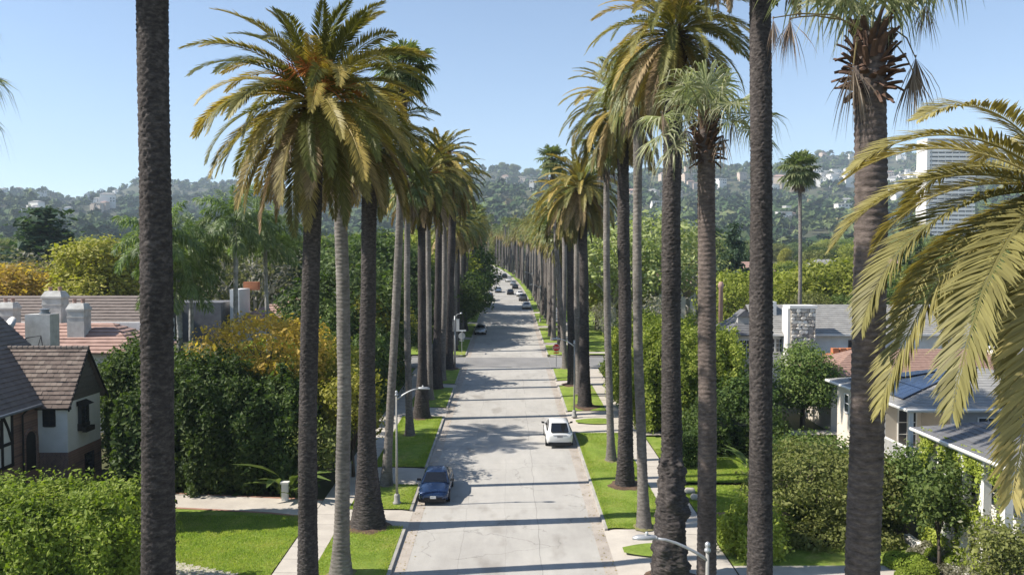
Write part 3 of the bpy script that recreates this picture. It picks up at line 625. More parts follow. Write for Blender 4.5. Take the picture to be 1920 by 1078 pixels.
for s in (-1, 1):
    y = 106.0 if s < 0 else 105.0; i = 0; ORD = ['first', 'second', 'third', 'fourth', 'fifth', 'sixth', 'seventh', 'eighth', 'ninth', 'tenth']
    while y < 560:
        kind = 'date' if i % 2 == (0 if s < 0 else 1) else 'fan'; x = float(road_x(y)) + s * (7.2 + rng.normal(0, .25)); b = Vector((x, y, gz(y) + .15))
        h = rng.normal(17.2, 1.5) if kind == 'date' else rng.normal(18.8, 2.6)
        if s > 0 and kind == 'fan' and 110 < y < 260: h = rng.normal(16.3, .7)
        side = 'the white cars' if s < 0 else 'the row of parked cars'
        root = thing('date_palm' if kind == 'date' else 'fan_palm', (f'{ORD[i // 2]} {kind} palm beyond the junction in the {"shaded" if s < 0 else "sunlit"} row' if i < 20 else f'{kind} palm at the {"middle" if y < 300 else "far end"} of the {"shaded" if s < 0 else "sunlit"} row beyond the junction'), 'palm tree', b, 0, f'{kind} palms of the {"shaded" if s < 0 else "sunlit"} row beyond the junction')
        lean = (rng.normal(0, .3), rng.normal(0, .2)); v = Vector((lean[0], lean[1], h))
        new_obj('trunk', T_FAR_D if kind == 'date' else T_FAR_F, root, (0, 0, -.1), v.to_track_quat('Z', 'Y').to_euler(), (1.05 if kind == 'date' else 1.3,) * 2 + (h / HN,))
        sc = rng.uniform(.72, 1.02) if kind == 'date' else rng.uniform(1.0, 1.25)
        new_obj('crown', CR_D[i % 3] if kind == 'date' else CR_F[i % 2], root, v, (0, 0, rng.uniform(0, 6)), (sc,) * 3)
        y += rng.uniform(4.6, 6.2) * (1 if y < 300 else 1.5); i += 1

# queen palms in the garden behind the tall hedge
for (px, py, d, rs, n, lab) in [(440, 415, 57, 1.0, 26, 'queen palm with the highest feathery crown behind the golden tree'), (497, 440, 61, .9, 22, 'queen palm standing nearest the golden tree and the parapet house'),
                               (333, 520, 55, 1.25, 28, 'queen palm with low drooping crown next to the thickest trunk'), (357, 470, 58, 1.0, 26, 'queen palm with the slim pale trunk between two queen palms'),
                               (300, 455, 52, 1.0, 26, 'queen palm hidden behind the thickest palm trunk')]:
    t = at(px, py, d); b = Vector((t.x + .1, d, gz(d))); palm('queen', b, t, lab, T_QUEEN, rs, QUEEN, n, seed=int(px), group=None)
t = at(1500, 318, 95); palm('fan', (t.x + .1, 95, gz(95)), t, 'lone slim fan palm rising from gardens in front of the white hillside houses', T_FAN, .9, FAN_MID, 46, seed=77, dead=26, boss=False, fs=1.35)

# ------------------------------------------------------------------ houses
M['stucco'] = mat('white_stucco', (0.82, 0.80, 0.76), (0.66, 0.64, 0.59), .7, 0.9, bumps=0.1, bscale=20, fine=0.05)
M['chim'] = mat('chimney_render', (0.60, 0.585, 0.55), (0.40, 0.385, 0.355), 1.6, .9, fine=.15, bumps=.2)
M['cream'] = mat('cream_stucco', (0.66, 0.60, 0.51), (0.58, 0.52, 0.44), 0.9, 0.9, bumps=0.1, bscale=20, fine=0.05)
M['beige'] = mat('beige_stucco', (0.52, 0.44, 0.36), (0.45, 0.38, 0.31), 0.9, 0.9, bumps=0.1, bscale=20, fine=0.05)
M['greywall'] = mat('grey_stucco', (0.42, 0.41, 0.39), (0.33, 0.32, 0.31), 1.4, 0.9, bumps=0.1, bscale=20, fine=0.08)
M['white'] = mat('white_paint', (0.74, 0.73, 0.70), (0.66, 0.65, 0.62), 1.0, 0.6)
M['timber'] = mat('dark_timber', (0.030, 0.026, 0.024), (0.018, 0.016, 0.015), 3, 0.7)
M['board'] = mat('weathered_boards', (0.15, 0.135, 0.115), (0.10, 0.09, 0.078), 4, 0.85, stretch=(1, 1, 12), bumps=0.3)
M['shingle'] = leafmat('brown_roof_tile', [(0.135, 0.105, 0.09), (0.17, 0.132, 0.112), (0.205, 0.165, 0.14)], 0.0, 0.85, 0.12, island=False, tcol=(0, 0, 0), spec=.2)
M['shingle_far'] = mat('brown_tile_courses', (0.20, 0.165, 0.145), (0.135, 0.11, 0.095), 2.2, 0.85, fine=.25)
M['redtile'] = mat('red_tile_courses', (0.40, 0.265, 0.22), (0.29, 0.185, 0.15), 1.4, 0.85, fine=.25)
M['pinktile'] = mat('pinkish_shingles', (0.33, 0.215, 0.17), (0.24, 0.15, 0.12), 3.0, 0.85, fine=.35)
M['greyroof'] = mat('grey_shingles', (0.30, 0.295, 0.28), (0.215, 0.21, 0.20), 1.6, 0.85, fine=.2)
M['slate'] = mat('dark_slate', (0.16, 0.16, 0.165), (0.10, 0.10, 0.105), 2.0, 0.7, fine=.25)
M['terracotta'] = mat('terracotta', (0.48, 0.19, 0.09), (0.36, 0.14, 0.07), 2.0, 0.8)
M['glass'] = glassmat('window_glass', (0.025, 0.032, 0.04))
M['solar'] = glassmat('solar_cells', (0.012, 0.028, 0.075), 0.22)
M['gutter_metal'] = mat('eave_gutter', (0.22, 0.25, 0.29), (0.16, 0.18, 0.21), 2, 0.35, spec=.6, metal=.4)
M['iron'] = mat('black_iron', (0.02, 0.02, 0.022), None, 4, 0.5)
def brickmat(name, c1, c2, mortar, sc):
    m, n, l, b = nt(name); b.inputs['Roughness'].default_value = .9
    tc = n.new('ShaderNodeTexCoord'); mp = n.new('ShaderNodeMapping'); mp.inputs['Rotation'].default_value = (R(90), 0, R(90)); l.new(tc.outputs['Object'], mp.inputs[0])
    br = n.new('ShaderNodeTexBrick'); br.inputs['Scale'].default_value = sc; br.inputs['Color1'].default_value = (*c1, 1); br.inputs['Color2'].default_value = (*c2, 1); br.inputs['Mortar'].default_value = (*mortar, 1)
    br.inputs['Mortar Size'].default_value = .02; l.new(mp.outputs[0], br.inputs[0])
    t = noise(n, l, 1.1, 5); f = math_(n, l, 'MULTIPLY_ADD', t.outputs[0], .9, .55); cc = n.new('ShaderNodeCombineColor'); [l.new(f, cc.inputs[i]) for i in range(3)]
    l.new(mixc(n, l, 1, br.outputs[0], cc.outputs[0], 'MULTIPLY'), b.inputs['Base Color']); bump(n, l, b, br.outputs[1], -.3, .02); return m
M['brick'] = brickmat('old_brick', (0.27, 0.155, 0.115), (0.17, 0.10, 0.08), (0.30, 0.26, 0.22), 3.2)
M['pathbrick'] = mat('red_brick_path', (0.36, 0.20, 0.14), (0.27, 0.15, 0.105), 5, .9, fine=.2)
def stonemat():
    m, n, l, b = nt('rubble_stone'); b.inputs['Roughness'].default_value = .9
    tc = n.new('ShaderNodeTexCoord'); mp = n.new('ShaderNodeMapping'); mp.inputs['Scale'].default_value = (2.6, 2.6, 4.2); l.new(tc.outputs['Object'], mp.inputs[0])
    vo = n.new('ShaderNodeTexVoronoi'); vo.inputs['Scale'].default_value = 1.0; l.new(mp.outputs[0], vo.inputs['Vector'])
    ve = n.new('ShaderNodeTexVoronoi'); ve.feature = 'DISTANCE_TO_EDGE'; l.new(mp.outputs[0], ve.inputs['Vector'])
    r = ramp(n, [(0, (0.42, 0.38, 0.33)), (.5, (0.55, 0.51, 0.45)), (1, (0.34, 0.30, 0.26))]); sep = n.new('ShaderNodeSeparateColor'); l.new(vo.outputs['Color'], sep.inputs[0]); l.new(sep.outputs[0], r.inputs[0])
    k = math_(n, l, 'LESS_THAN', ve.outputs[0], .06); l.new(mixc(n, l, k, r.outputs[0], (.22, .2, .17)), b.inputs['Base Color']); bump(n, l, b, ve.outputs[0], .8, .08); return m
M['stone'] = stonemat()
M['stonepiece'] = leafmat('cream_stone', [(0.40, 0.36, 0.31), (0.56, 0.52, 0.46), (0.66, 0.63, 0.57)], 0, .9, .2, island=False, tcol=(0, 0, 0))

class House:
    """parts are given in world metres; the root stands at the base of the house"""
    def __init__(s, name, label, base, cat='house', group=None):
        s.b = Vector(base); s.root = thing(name, label, cat, s.b, 0, group)
    def part(s, name, k, m, parent=None, smooth=False):
        k.v = [(x - s.b.x, y - s.b.y, z - s.b.z) for x, y, z in k.v]; return k.build(name, m, parent or s.root, smooth)
    def box(s, name, m, x0, x1, y0, y1, z0, z1, parent=None): k = MB(); k.box(x0, x1, y0, y1, z0, z1); return s.part(name, k, m, parent)
    def window(s, face, a0, a1, z0, z1, pos, frame='white', bars=(1, 1), fw=.07, pr=.05):
        """face 'x' (wall facing -x or +x at x=pos, a along y) or 'y' (wall facing -y at y=pos); sgn is the outward side"""
        f, sg = face[0], (1 if face[1] == '+' else -1)
        def bx(k, u0, u1, w0, w1, d0, d1):
            d0, d1 = sorted((pos + sg * d0, pos + sg * d1))
            k.box(d0, d1, u0, u1, w0, w1) if f == 'x' else k.box(u0, u1, d0, d1, w0, w1)
        k = MB(); bx(k, a0, a1, z0, z1, -.05, .012); w = s.part('window', k, M['glass'])
        k = MB()
        bx(k, a0 - fw, a0, z0 - fw, z1 + fw, -.02, pr); bx(k, a1, a1 + fw, z0 - fw, z1 + fw, -.02, pr); bx(k, a0, a1, z1, z1 + fw, -.02, pr); bx(k, a0, a1, z0 - fw * 1.2, z0, -.02, pr * 1.6)
        s.part('frame', k, M[frame], w)
        for i in range(1, bars[0] + 1): k = MB(); u = a0 + (a1 - a0) * i / (bars[0] + 1); bx(k, u - .02, u + .02, z0, z1, -.01, pr * .7); s.part('glazing_bar', k, M[frame], w)
        for i in range(1, bars[1] + 1): k = MB(); u = z0 + (z1 - z0) * i / (bars[1] + 1); bx(k, a0, a1, u - .02, u + .02, -.01, pr * .6); s.part('glazing_bar', k, M[frame], w)
        return w
    def courses(s, roof, pl, n, th, m, tile=None, name='tile_course'):
        """pl: eave-left, eave-right, ridge-right, ridge-left of one slope, laid in overlapping courses (single tiles when tile is a width)"""
        A, B_, C_, D = [Vector(p) - s.b for p in pl]; nrm = (B_ - A).cross(D - A).normalized()
        if nrm.z < 0: nrm = -nrm
        for i in range(n):
            t0, t1 = i / n, min(1, (i + 1.12) / n); l0, r0 = A.lerp(D, t0), B_.lerp(C_, t0); l1, r1 = A.lerp(D, t1), B_.lerp(C_, t1)
            if not tile:
                w = (r0 - l0).length; ns = max(1, int(w / .5)); k = MB(); vs = []
                for j in range(ns + 1):
                    u = j / ns; q = random.uniform(.8, 1.2) * th
                    vs += [l0.lerp(r0, u) - nrm * .02, l0.lerp(r0, u) + nrm * q, l1.lerp(r1, u) + nrm * .006]
                k.add(vs, [f for j in range(ns) for f in ((3 * j, 3 * j + 3, 3 * j + 4, 3 * j + 1), (3 * j + 1, 3 * j + 4, 3 * j + 5, 3 * j + 2))]); k.build(name, m, roof)
            else:
                w = (r0 - l0).length; nt_ = max(1, int(round(w / tile))); tw = w / nt_; ax = (r0 - l0).normalized(); up = (l1 - l0); up = (up - ax * up.dot(ax)); hl = up.length; up.normalize()
                rot = Matrix((ax, up, nrm)).transposed().to_euler(); off = (i % 2) * .5
                for j in range(nt_):
                    c = l0 + ax * min(w - tw * .5, (j + .5 + off * (j < nt_ - 1)) * tw)
                    new_obj('roof_tile', tile_mesh(), roof, c + nrm * random.uniform(0, .012), rot, (tw * .97, hl, random.uniform(.8, 1.3)))
_tm = []
def tile_mesh():
    if not _tm:
        k = MB(); k.add([(-.5, 0, -.02), (.5, 0, -.02), (.5, 0, .055), (-.5, 0, .055), (-.5, 1, .0), (.5, 1, .0)], [(0, 1, 2, 3), (3, 2, 5, 4), (0, 3, 4), (1, 5, 2)]); _tm.append(k.mesh('roof_tile', M['shingle']))
    return _tm[0]
def hip(x0, x1, y0, y1, ze, zr, ridge='x', inset=None):
    """the four slopes of a hip roof as eave-left, eave-right, ridge-right, ridge-left"""
    if ridge == 'x':
        i = inset or (y1 - y0) / 2; ym = (y0 + y1) / 2; a, b_ = (x0 + i, ym, zr), (x1 - i, ym, zr)
        return [((x0, y0, ze), (x1, y0, ze), b_, a), ((x1, y1, ze), (x0, y1, ze), a, b_), ((x0, y1, ze), (x0, y0, ze), a, a), ((x1, y0, ze), (x1, y1, ze), b_, b_)]
    i = inset or (x1 - x0) / 2; xm = (x0 + x1) / 2; a, b_ = (xm, y0 + i, zr), (xm, y1 - i, zr)
    return [((x0, y1, ze), (x0, y0, ze), a, b_), ((x1, y0, ze), (x1, y1, ze), b_, a), ((x0, y0, ze), (x1, y0, ze), a, a), ((x1, y1, ze), (x0, y1, ze), b_, b_)]
def roofdeck(h, slopes, m, drop=.03, name='roof'):
    k = MB()
    for sl in slopes:
        pts = [Vector(p) - Vector((0, 0, drop)) for p in sl]
        if (pts[2] - pts[3]).length < 1e-6: pts = pts[:3]
        k.poly(pts)
    return h.part(name, k, m)

# --- half-timbered brick and stucco house
zg = gz(46)
T = House('tudor_house', 'half timbered brick and white stucco house with steep brown tiled roof', (-31, 46, zg))
T.box('foundation_wall', M['brick'], -33.5, -26.2, 47.7, 51.6, zg - .3, 3.9)
k = MB(); k.box(-33.5, -26.23, 47.73, 51.57, 3.9, 6.9); T.part('stucco_wall', k, M['stucco'])
k = MB(); k.add([(-26.22, 47.7, 6.9), (-26.22, 51.6, 6.9), (-26.22, 49.65, 9.75), (-26.6, 47.7, 6.9), (-26.6, 51.6, 6.9), (-26.6, 49.65, 9.75)], [(0, 1, 2), (3, 5, 4), (0, 2, 5, 3), (1, 4, 5, 2)]); ga = T.part('gable', k, M['board'])
for i in range(9):
    z = 6.95 + i * .3; hw = 1.95 * (1 - (z - 6.9) / 2.85) - .05
    if hw > .15: T.box('board', M['board'], -26.2, -26.17 + .01 * (i % 2), 49.65 - hw, 49.65 + hw, z, z + .285, ga)
wr = roofdeck(T, [((-31, 47.3, 6.62), (-25.9, 47.3, 6.62), (-25.9, 49.65, 9.98), (-31, 49.65, 9.98)), ((-25.9, 52.0, 6.62), (-31, 52.0, 6.62), (-31, 49.65, 9.98), (-25.9, 49.65, 9.98))], M['shingle_far'])
T.courses(wr, ((-31, 47.3, 6.62), (-25.9, 47.3, 6.62), (-25.9, 49.65, 9.98), (-31, 49.65, 9.98)), 14, .05, None, tile=.34)
for i in range(15): T.part('ridge_tile', MB().tube([(-31 + i * .34, 49.65, 9.98), (-31 + i * .34 + .36, 49.65, 10.0)], [.10, .12], 7), M['shingle_far'], wr)
for s_ in (-1, 1):                                           # bargeboards of the gable
    k = MB(); y0 = 49.65 + s_ * 2.38; k.add([(-25.93, y0, 6.44), (-25.93, 49.65, 9.82), (-25.93, 49.65, 9.98), (-25.93, y0, 6.62), (-25.85, y0, 6.44), (-25.85, 49.65, 9.82), (-25.85, 49.65, 9.98), (-25.85, y0, 6.62)], [(0, 1, 2, 3), (7, 6, 5, 4), (0, 4, 5, 1), (3, 2, 6, 7), (0, 3, 7, 4)]); T.part('bargeboard', k, M['timber'], wr)
T.box('eave_beam', M['timber'], -28, -25.95, 47.45, 47.68, 6.5, 6.68)
k = MB(); k.box(-40, -28, 34, 51.5, zg - .3, 6.9); k.add([(-40, 51.5, 6.9), (-28, 51.5, 6.9), (-34, 51.5, 12.6)], [(0, 1, 2)]); T.part('main_wall', k, M['brick'])
mr_pl = ((-27.6, 33.5, 6.9), (-27.6, 51.9, 6.9), (-34, 51.9, 12.92), (-34, 33.5, 12.92))
mr = roofdeck(T, [mr_pl, ((-40.4, 51.9, 6.9), (-40.4, 33.5, 6.9), (-34, 33.5, 12.92), (-34, 51.9, 12.92))], M['shingle_far'], name='main_roof')
T.courses(mr, mr_pl, 26, .05, M['shingle_far'])
T.part('eave_gutter', MB().tube([(-27.52, 33.5, 6.86), (-27.52, 47.3, 6.86)], .09, 8), M['gutter_metal'])
k = MB(); k.poly([(-27.6, 33.5, 6.84), (-28.02, 33.5, 6.80), (-28.02, 47.6, 6.80), (-27.6, 47.6, 6.84)]); T.part('soffit', k, M['white'])
T.part('downpipe', MB().tube([(-27.55, 46.0, 6.8), (-27.85, 46.0, 6.5), (-27.85, 46.0, zg)], .055, 8), M['iron'])
T.box('plaster_panel', M['stucco'], -27.97, -27.93, 34, 45.1, 3.9, 6.8)
for y in (45.1, 44.2, 43.2, 42.0, 40.8): T.box('timber_post', M['timber'], -27.96, -27.88, y - .09, y + .09, 3.8, 6.8)
for z in (3.85, 5.1): T.box('timber_rail', M['timber'], -27.96, -27.875, 34, 45.2, z - .09, z + .09)
for y in (44.25, 43.25): T.part('timber_brace', MB().tube([(-27.9, y + .05, 6.7), (-27.9, y + .45, 6.0), (-27.9, y + .8, 5.15)], .08, 4), M['timber'])
T.window('x+', 43.35, 44.05, 5.25, 6.5, -27.95, 'timber', (1, 2))
arch = [(46.42, 3.05)] + [(46.93 - .5 * math.cos(a), 4.85 + .5 * math.sin(a)) for a in np.linspace(0, math.pi, 11)] + [(47.44, 3.05)]
k = MB(); k.add([(-27.97, y, z) for y, z in arch] + [(-28.2, y, z) for y, z in arch], [tuple(range(len(arch)))]); T.part('arched_door', k, M['timber'])
aw = [(46.93 - .62 * math.cos(a), 4.85 + .62 * math.sin(a)) for a in np.linspace(0, math.pi, 11)]
T.part('door_arch', MB().tube([(-27.97, 46.31, 3.0)] + [(-27.97, y, z) for y, z in aw] + [(-27.97, 47.55, 3.0)], .09, 5), M['brick'])
T.window('y-', -27.6, -27.02, 5.55, 6.4, 47.73, 'timber', (1, 2), .09)
T.window('x+', 49.6, 50.5, zg + .5, 3.3, -26.2, 'timber', (0, 0), .08)
bay = T.box('oriel', M['timber'], -26.23, -25.92, 48.82, 49.72, 4.95, 5.4)
T.box('oriel_glass', M['glass'], -26.22, -25.98, 48.88, 49.66, 5.4, 6.5, bay)
for y in (48.86, 49.27, 49.68): T.box('oriel_bar', M['timber'], -25.985, -25.95, y - .02, y + .02, 5.4, 6.5, bay)
for z in (5.4, 5.77, 6.13, 6.5): T.box('oriel_bar', M['timber'], -25.983, -25.945, 48.84, 49.7, z - .018, z + .018, bay)
k = MB(); k.add([(-26.2, 48.7, 6.78), (-26.2, 49.84, 6.78), (-25.75, 49.95, 6.52), (-25.75, 48.59, 6.52), (-26.2, 48.7, 6.5), (-26.2, 49.84, 6.5)], [(0, 3, 2, 1), (4, 5, 2, 3), (0, 4, 3), (1, 2, 5)]); T.part('oriel_hood', k, M['timber'], bay)
T.box('flower_box', M['timber'], -25.92, -25.66, 48.78, 49.8, 4.88, 5.18, bay)

# --- neighbour with red tiled hip roof and white chimneys
zg = gz(66)
N1 = House('red_roof_house', 'sprawling house with faded red tiled hip roof and broad white chimneys', (-38, 66, zg))
N1.box('wall', M['stucco'], -58, -29.1, 62.7, 69.3, zg - .2, 8.1)
sl = hip(-59, -28.5, 62, 70, 8.15, 10.25); rf = roofdeck(N1, sl, M['redtile'])
for q in sl[:1] + sl[3:]: N1.courses(rf, q, 9, .09, M['redtile'])
N1.box('rear_wall', M['stucco'], -58, -34, 74.6, 82, zg - .2, 9.5)
rq = ((-58, 74, 9.6), (-33.4, 74, 9.6), (-33.4, 79, 11.9), (-58, 79, 11.9)); rf2 = roofdeck(N1, [rq, ((-33.4, 84, 9.6), (-58, 84, 9.6), (-58, 79, 11.9), (-33.4, 79, 11.9))], M['shingle_far'], name='rear_roof')
N1.courses(rf2, rq, 9, .09, M['shingle_far'])
N1.box('parapet', M['white'], -58, -32, 72.6, 73.1, zg, 9.75)
def chimney(h, x, y, w, dp, z0, z1, m='stucco', cap=True, parent=None):
    c = h.box('chimney', M['chim'], x - w / 2, x + w / 2, y - dp / 2, y + dp / 2, z0, z1 - .55)
    k = MB(); w2, d2 = w / 2 + .07, dp / 2 + .07; k.box(x - w2, x + w2, y - d2, y + d2, z1 - .6, z1 - .45)
    k.add([(x - w2, y - d2, z1 - .45), (x + w2, y - d2, z1 - .45), (x + w2, y + d2, z1 - .45), (x - w2, y + d2, z1 - .45), (x - w2 * .75, y - d2 * .6, z1), (x + w2 * .75, y - d2 * .6, z1), (x + w2 * .75, y + d2 * .6, z1), (x - w2 * .75, y + d2 * .6, z1)],
          [(0, 1, 5, 4), (1, 2, 6, 5), (2, 3, 7, 6), (3, 0, 4, 7), (4, 5, 6, 7)]); h.part('cap', k, M['chim'], c)
    k = MB()
    for sx in (-.25, .25): k.lathe([(.14, 0), (.14, .28), (.17, .3), (.17, .36)], 10, (x + sx * w, y, z1 - .02))
    h.part('flue', k, M['redtile'], c); k = MB(); k.box(x - w / 2 - .03, x + w / 2 + .03, y - dp / 2 - .03, y + dp / 2 + .03, z1 - 1.15, z1 - 1.05); h.part('band', k, M['chim'], c); return c
chimney(N1, -37.4, 66.5, 1.55, 1.2, 8, 12.85); chimney(N1, -34.4, 64.5, 1.35, 1.1, 8, 11.95); chimney(N1, -41.4, 66.8, 1.2, 1.1, 8, 11.9)
c = N1.box('chimney', M['chim'], -34.6, -32.8, 57.6, 58.8, zg, 11.5); N1.part('cap', MB().lathe([(.36, 0), (.36, .12), (.28, .12), (.28, .3), (.34, .3), (.34, .36)], 14, (-33.5, 58.2, 11.5)), M['gutter_metal'], c)
dz = House('satellite_dish', 'white satellite dish on a bent pole in front of the white chimney', (-34.9, 57.0, 9.3), 'satellite dish')
k = MB(); prof = [(r, .35 * r * r) for r in (.02, .2, .35, .48, .55)]; k.lathe(prof, 18); ds = k.build('dish', M['white'], dz.root, True, loc=(-.2, -.1, 1.55), rot=(R(68), 0, R(-25)))
dz.part('pole', MB().tube([(-34.6, 57.55, 9.5), (-35.0, 57.0, 9.9), (-35.1, 57.0, 10.85)], .035, 6), M['iron']); dz.part('arm', MB().tube([(-35.1, 56.95, 10.7), (-34.95, 56.4, 10.75), (-34.9, 56.35, 10.9)], .02, 5), M['iron'])
an = House('roof_cable_mast', 'black bent cable mast before the white chimney above the brown roof', (-34.2, 56.8, 8.2), 'cable mast')
an.part('mast', MB().tube([(-35.6, 56.8, 8.6), (-34.0, 56.8, 9.9), (-33.0, 56.8, 10.05), (-32.8, 56.8, 8.7)], .035, 5), M['iron']); an.part('brace', MB().tube([(-33.0, 56.8, 10.0), (-33.4, 56.8, 8.7)], .025, 5), M['iron'])

# --- further houses on the hedge side
def plain_house(name, label, x0, x1, y0, y1, eave, rise, wall, roof, ridge='x', n=9, wins=(), th=.08, course=(0, 3), ov=.5):
    zg = gz((y0 + y1) / 2); h = House(name, label, ((x0 + x1) / 2, (y0 + y1) / 2, zg)); h.box('wall', M[wall], x0, x1, y0, y1, zg - .4, zg + eave)
    sl = hip(x0 - ov, x1 + ov, y0 - ov, y1 + ov, zg + eave, zg + eave + rise, ridge); rf = roofdeck(h, sl, M[roof])
    for i in course: h.courses(rf, sl[i], n, th, M[roof])
    for w in wins: h.window(w[0], w[1], w[2], zg + w[3], zg + w[4], w[5], *(w[6:] or ('white', (1, 2))))
    return h, rf, zg
h, rf, zg = plain_house('parapet_house', 'house with red tiled roof and white parapet wall behind the queen palms', -28.5, -17.5, 86, 94, 6.4, 2.2, 'cream', 'redtile', wins=[('y-', -22, -21, 3.6, 5, 86)])
h.box('parapet_wall', M['white'], -29.2, -28.2, 84.5, 88, zg, zg + 9.6); h.box('dark_awning', M['slate'], -37, -29.6, 83, 88, zg + 4.2, zg + 8.3); h.box('chimney', M['white'], -19.6, -18.2, 90, 91.2, zg + 6, zg + 9.6)
h.box('chimney_stack', M['terracotta'], -29.0, -27.4, 88.2, 89, zg + 9.4, zg + 10.3)
plain_house('grey_roof_house', 'dark grey roofed house behind the orange tree', -93, -76, 128, 142, 6.2, 3.4, 'stucco', 'slate', n=10)
plain_house('red_gable_house', 'small red roofed house below the dark grey roof', -66, -56, 112, 118, 4.8, 2.0, 'white', 'redtile', n=7)
plain_house('pale_roof_house', 'pale flat roofed house beside the dark cedar', -104, -92, 178, 188, 6.5, 1.8, 'cream', 'greyroof', n=5)

# --- pale house with stone chimney
zg = gz(80)
A = House('stone_chimney_house', 'pale two storey house with grey shingle roof and broad stone chimney', (30, 82, zg))
A.box('wall', M['stucco'], 25.6, 46, 79, 88, zg - .3, 8.15)
aq = ((25.0, 78.4, 8.1), (46.6, 78.4, 8.1), (46.6, 83.5, 10.75), (25.0, 83.5, 10.75)); rf = roofdeck(A, [aq, ((46.6, 88.6, 8.1), (25.0, 88.6, 8.1), (25.0, 83.5, 10.75), (46.6, 83.5, 10.75))], M['greyroof'])
A.courses(rf, aq, 15, .05, M['greyroof'])
k = MB(); k.add([(25.6, 79, 8.1), (25.6, 88, 8.1), (25.6, 83.5, 10.6)], [(0, 2, 1)]); A.part('gable', k, M['stucco'])
A.box('eave_board', M['white'], 25, 46.6, 78.3, 78.42, 7.95, 8.13)
ch = A.box('chimney', M['stone'], 27.55, 29.95, 77.2, 78.9, zg - .3, 10.7); A.box('chimney_cap', M['white'], 27.4, 30.1, 77.05, 79.05, 10.7, 11.0, ch); A.box('chimney_side', M['white'], 27.3, 27.548, 77.3, 78.95, zg, 10.72, ch)
rs_ = random.Random(9); SM = []
for q in range(4):
    k = MB(); k.add([(a * .5 + rs_.uniform(-.09, .09), b * (.06 if a * a + c * c > 1.5 else .1), c * .5 + rs_.uniform(-.09, .09)) for b in (-1, 1) for a, c in ((-1, -1), (0, -1.15), (1, -1), (1.1, 0), (1, 1), (0, 1.1), (-1, 1), (-1.1, 0))], [tuple(range(8)), tuple(range(8, 16))[::-1]] + [(i, i + 8, (i + 1) % 8 + 8, (i + 1) % 8) for i in range(8)]); SM.append(k.mesh('stone', M['stonepiece']))
zz = 4.6
while zz < 10.6:
    hh = rs_.uniform(.26, .42); xx = 27.58
    while xx < 29.9:
        ww = min(rs_.uniform(.28, .62), 29.94 - xx)
        if ww > .12: new_obj('stone', SM[rs_.randrange(4)], ch, Vector((xx + ww / 2, 77.19, min(zz + hh / 2, 10.5))) - A.b, (0, rs_.uniform(-.15, .15), 0), (ww * .84, rs_.uniform(.5, 1.5), hh * .84))
        xx += ww
    zz += hh
A.box('roof_vent', M['white'], 25.9, 27.6, 81.5, 83.2, 9.6, 11.15, rf)
for x in (25.95, 26.75): A.window('y-', x, x + .62, 6.3, 7.6, 79, 'white', (1, 2))
A.window('y-', 33.9, 34.9, 5.6, 7.5, 79, 'white', (1, 1)); A.window('y-', 36.6, 37.2, 5.8, 6.9, 79, 'white', (1, 1))
A.box('wing_wall', M['cream'], 22.2, 25.6, 79.6, 86, zg - .3, 7.9)
wq = hip(21.8, 26.4, 79.2, 86.4, 7.9, 9.6, 'y'); wr2 = roofdeck(A, wq, M['slate'], name='wing_roof'); [A.courses(wr2, q, 8, .05, M['slate']) for q in wq]
for y in (80.4, 81.6, 83.6, 84.8): A.box('pilaster', M['white'], 22.05, 22.2, y - .12, y + .12, zg, 7.9)
A.window('x-', 81.9, 83.1, 5.8, 7.5, 22.2, 'white', (2, 3)); A.window('x-', 80.6, 81.3, 5.8, 7.5, 22.2, 'white', (1, 3)); A.window('y-', 23.2, 24.4, 5.8, 7.4, 79.6, 'white', (2, 3))
dm = A.box('dormer', M['greywall'], 23.4, 24.8, 80.6, 82, 8.4, 9.7); A.part('dormer_roof', MB().add([(23.25, 80.4, 9.7), (24.95, 80.4, 9.7), (24.1, 80.4, 10.4), (23.25, 82.2, 9.7), (24.95, 82.2, 9.7), (24.1, 82.2, 10.4)], [(0, 1, 2), (0, 2, 5, 3), (1, 4, 5, 2)]), M['slate'], dm)
for x, m_ in ((30.6, 'terracotta'), (31.3, 'terracotta'), (32.0, 'terracotta')): A.box('chimney_pot', M[m_], x, x + .55, 74.5, 75.1, 5.4, 7.15)
A.box('chimney_block', M['terracotta'], 29.9, 32.6, 74.3, 75.3, zg, 6.6)
G2, rf, zg = plain_house('shingled_garage', 'low building with pinkish shingle roof behind the solar panel house', 25.6, 46, 62.5, 69, 4.4, 1.7, 'cream', 'pinktile', n=16, th=.04, course=(0, 2))
G2.box('ridge_cap', M['white'], 39.5, 42, 64.5, 66, 7.5, 8.3)

# --- cream house with solar panels and corner balcony
zg = gz(48)
B = House('solar_house', 'cream two storey house with solar panels on its hip roof and white balcony', (27, 48, zg)); B.b = Vector((26.2, 48, zg))
B.box('wall', M['cream'], 21.3, 34, 46.6, 52.9, zg - .3, 7.4); B.box('front_wall', M['greywall'], 23.7, 34, 43.2, 46.6, zg - .3, 7.38)
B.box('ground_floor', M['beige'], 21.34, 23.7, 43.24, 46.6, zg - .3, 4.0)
sl = hip(20.75, 34.6, 42.6, 53.5, 7.42, 9.0, 'y', inset=5.6); rf = roofdeck(B, sl, M['greyroof']); [B.courses(rf, q, 16, .025, M['greyroof']) for q in (sl[0], sl[2])]
k = MB(); k.box(20.9, 34.4, 42.75, 53.3, 7.2, 7.36); B.part('soffit', k, M['white'])
for a, b2 in (((20.75, 42.6), (20.75, 53.5)), ((20.75, 42.6), (34.6, 42.6))): B.part('gutter', MB().tube([(a[0], a[1], 7.36), (b2[0], b2[1], 7.36)], .085, 6), M['white'])
ew = (Vector(sl[0][3]) - Vector(sl[0][0]))
